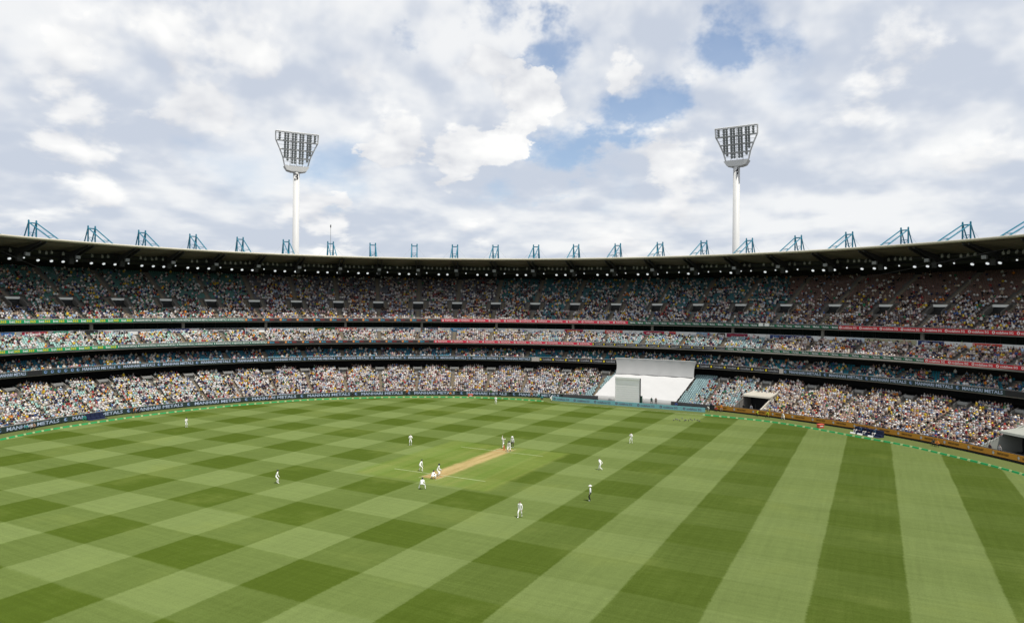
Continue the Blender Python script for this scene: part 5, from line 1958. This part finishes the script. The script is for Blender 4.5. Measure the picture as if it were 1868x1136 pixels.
for k, (u_, v_, z_, oc, lab) in enumerate(((TUN[1][0] + 0.9, 1.3, 0.05, outfit((0.06, 0.04, 0.05)), 'person in dark jacket standing at the mouth of the far right tunnel'),
                                           (TUN[1][0] + 2.4, 1.8, 0.05, outfit((0.4, 0.38, 0.36)), 'person in grey inside the far right tunnel'),
                                           (TUN[0][0] + 1.6, 2.2, 0.05, outfit((0.02, 0.02, 0.02)), 'person in black inside the cream tunnel'),
                                           (TUN[0][0] + 3.4, 2.6, 0.05, outfit((0.5, 0.5, 0.52)), 'person in light grey inside the cream tunnel'))):
    p = pt(u_, v_)
    n_ = normal(u_)
    o = empty('person', (p[0], p[1], z_), lab, 'person', GB, rz=math.atan2(n_[0], -n_[1]))
    link('body', figure_mesh(cols=oc, **STAND)[0], o)

# team benches --------------------------------------------------------------------
M_DUG = mat('navy_bench', (0.015, 0.022, 0.06), 0.6)


def bench(px0, py0, px1, py1, label, n, people_):
    A_, B_ = ground(px0, py0), ground(px1, py1)
    if py0 is not None and people_ == 0:
        A_, B_ = (Vector((*pt(float(u_px(x_, -2.0)), -2.0), 0.006)) for x_ in (px0, px1))
    d_ = B_ - A_
    L = d_.length
    o = empty('team_bench', tuple(A_), label, 'bench', rz=math.atan2(d_.y, d_.x))
    MB().box(0, L, 0.0, 1.5, 0.0, 0.10).build('base', M_DUG, o)
    MB().box(0, L, 1.35, 1.5, 0.1, 1.15).build('back_board', M_DUG, o)
    w_ = L / n
    for k in range(n):
        x = k * w_
        MB().box(x + 0.05, x + w_ - 0.05, 0.75, 1.25, 0.10, 0.46).box(x + 0.05, x + w_ - 0.05, 1.2, 1.33, 0.46, 1.05).build('seat', M_DUG, o)
    if people_:
        for k, x in enumerate((0.02, 0.28, 0.66)):
            q = MB().hexa([(x * L, -0.25, 0.0), (x * L + L * 0.18, -0.25, 0.0), (x * L + L * 0.18, -0.05, 0.0), (x * L, -0.05, 0.0), (x * L, -0.08, 0.26), (x * L + L * 0.18, -0.08, 0.26), (x * L + L * 0.18, -0.05, 0.26), (x * L, -0.05, 0.26)])
            q.build('white_plate', M_OFFW, o)
        for k in range(people_):
            x = (k + 0.5) * w_
            p = A_ + d_.normalized() * x + Vector((-d_.y, d_.x, 0)).normalized() * 0.95
            po = empty('person', (p.x, p.y, 0.12), f'player in navy sitting on the right bench, {ordinal(k + 1)} from left', 'person', 'players on the right bench', rz=math.atan2(d_.y, d_.x) + math.pi)
            link('body', figure_mesh(cols=outfit(((0.012, 0.02, 0.05), (0.05, 0.09, 0.16), (0.02, 0.02, 0.03))[k % 3], NV if k % 2 else W_), **dict(SIT, hip=0.46))[0], po)
    return o


bench(166, 764.5, 198, 759, 'low dark blue bench in front of the lettered boards at far left', 4, 0)
bench(1553, 789, 1604, 799, 'dark blue team bench with seated players in front of orange boards', 6, 5)

# drinks boxes
for px, py, lab in ((859.5, 724, 'red drinks box on the grass at the far fence'), (1498.5, 780, 'red drinks box on the grass near the orange boards')):
    p = ground(px, py)
    o = empty('drinks_box', tuple(p), lab, 'box', rz=0.25)
    MB().hexa([(-0.52, -0.3, 0.02), (0.52, -0.3, 0.02), (0.52, 0.3, 0.02), (-0.52, 0.3, 0.02), (-0.56, -0.34, 0.62), (0.56, -0.34, 0.62), (0.56, 0.34, 0.62), (-0.56, 0.34, 0.62)]).build('tub', M_RED, o)
    MB().box(-0.6, 0.6, -0.38, 0.38, 0.62, 0.74).build('lid', M_RED, o)
    MB().box(-0.32, 0.32, -0.352, -0.345, 0.30, 0.46).build('stripe', M_WHITE, o)

# small white speaker boxes on the rail of the top tier
for k, px in enumerate((1389, 1400)):
    f = frame(float(u_px(px, 19.55)), 19.50)
    o = empty('rail_box', (f.translation.x, f.translation.y, 18.35), f'{"left" if k == 0 else "right"} of two white boxes on the rail of the top tier', 'box', 'white boxes on the top rail', rz=math.atan2(f[1][0], f[0][0]))
    MB().box(-0.55, 0.55, -0.25, 0.1, 0.05, 0.85).build('case', M_OFFW, o)
    MB().box(-0.45, 0.45, -0.27, -0.252, 0.12, 0.78).build('front_grille', M_WHITE, o)

# gulls resting on the outfield
gb = MB()
gb.lathe([(0.01, 0.0), (0.06, 0.05), (0.075, 0.11), (0.05, 0.16), (0.01, 0.18)], 8)
gull_v = MB().bar((0, -0.16, 0.10), (0, 0.0, 0.14), 0.02, 0.085, n=8).bar((0, 0.0, 0.14), (0, 0.12, 0.17), 0.085, 0.05, n=8).bar((0, 0.11, 0.18), (0, 0.16, 0.24), 0.045, 0.04, n=6).bar((0, 0.16, 0.24), (0, 0.24, 0.225), 0.018, 0.004, n=4)
gull_v.bar((-0.03, 0.0, 0.0), (-0.03, 0.0, 0.10), 0.008, n=4).bar((0.03, 0.0, 0.0), (0.03, 0.0, 0.10), 0.008, n=4)
gm = gull_v.mesh('gull', mat('gull_grey', (0.10, 0.10, 0.10), 0.8))
for k in range(13):
    px = 1231 + k * 3.9 + rr.uniform(-1.5, 1.5)
    p = ground(px, 765 + rr.uniform(-1.5, 3.0) + (px - 1231) * 0.03)
    o = link('gull', gm)
    o.location = (p.x, p.y, 0.006)
    o.rotation_euler = (0, 0, rr.uniform(0, 6.28))
    o.scale = (1.25,) * 3
    tag(o, f'small dark gull on the grass below the blue boards, {ordinal(k + 1)} from left', 'bird', 'gulls in a row on the outfield')

# camera cables strung across the ground
def cable(name, pts, r, label):
    q = MB()
    A_, B_ = Vector(pts[0]), Vector(pts[1])
    prev = A_
    for k in range(1, 25):
        t = k / 24
        p = A_.lerp(B_, t) - Vector((0, 0, 1.2 * math.sin(math.pi * t)))
        q.bar(prev, p, r, n=5, cap=False)
        prev = p
    tag(q.build(name, M_DARKM), label, 'cable')


a_, b_ = pt(float(u_px(1900, 20)), 20.0), pt(float(u_px(1140, 20)), 19.4)
cable('cable', ((a_[0], a_[1], 34.6), (b_[0], b_[1], 20.5)), 0.02, 'thin cable slanting from the right roof edge down to the top tier')
a_, b_ = pt(float(u_px(-30, 20)), 20.0), pt(float(u_px(320, 20)), 19.4)
cable('cable', ((a_[0], a_[1], 34.0), (b_[0], b_[1], 19.8)), 0.02, 'thin cable slanting from the left roof edge down to the top tier')
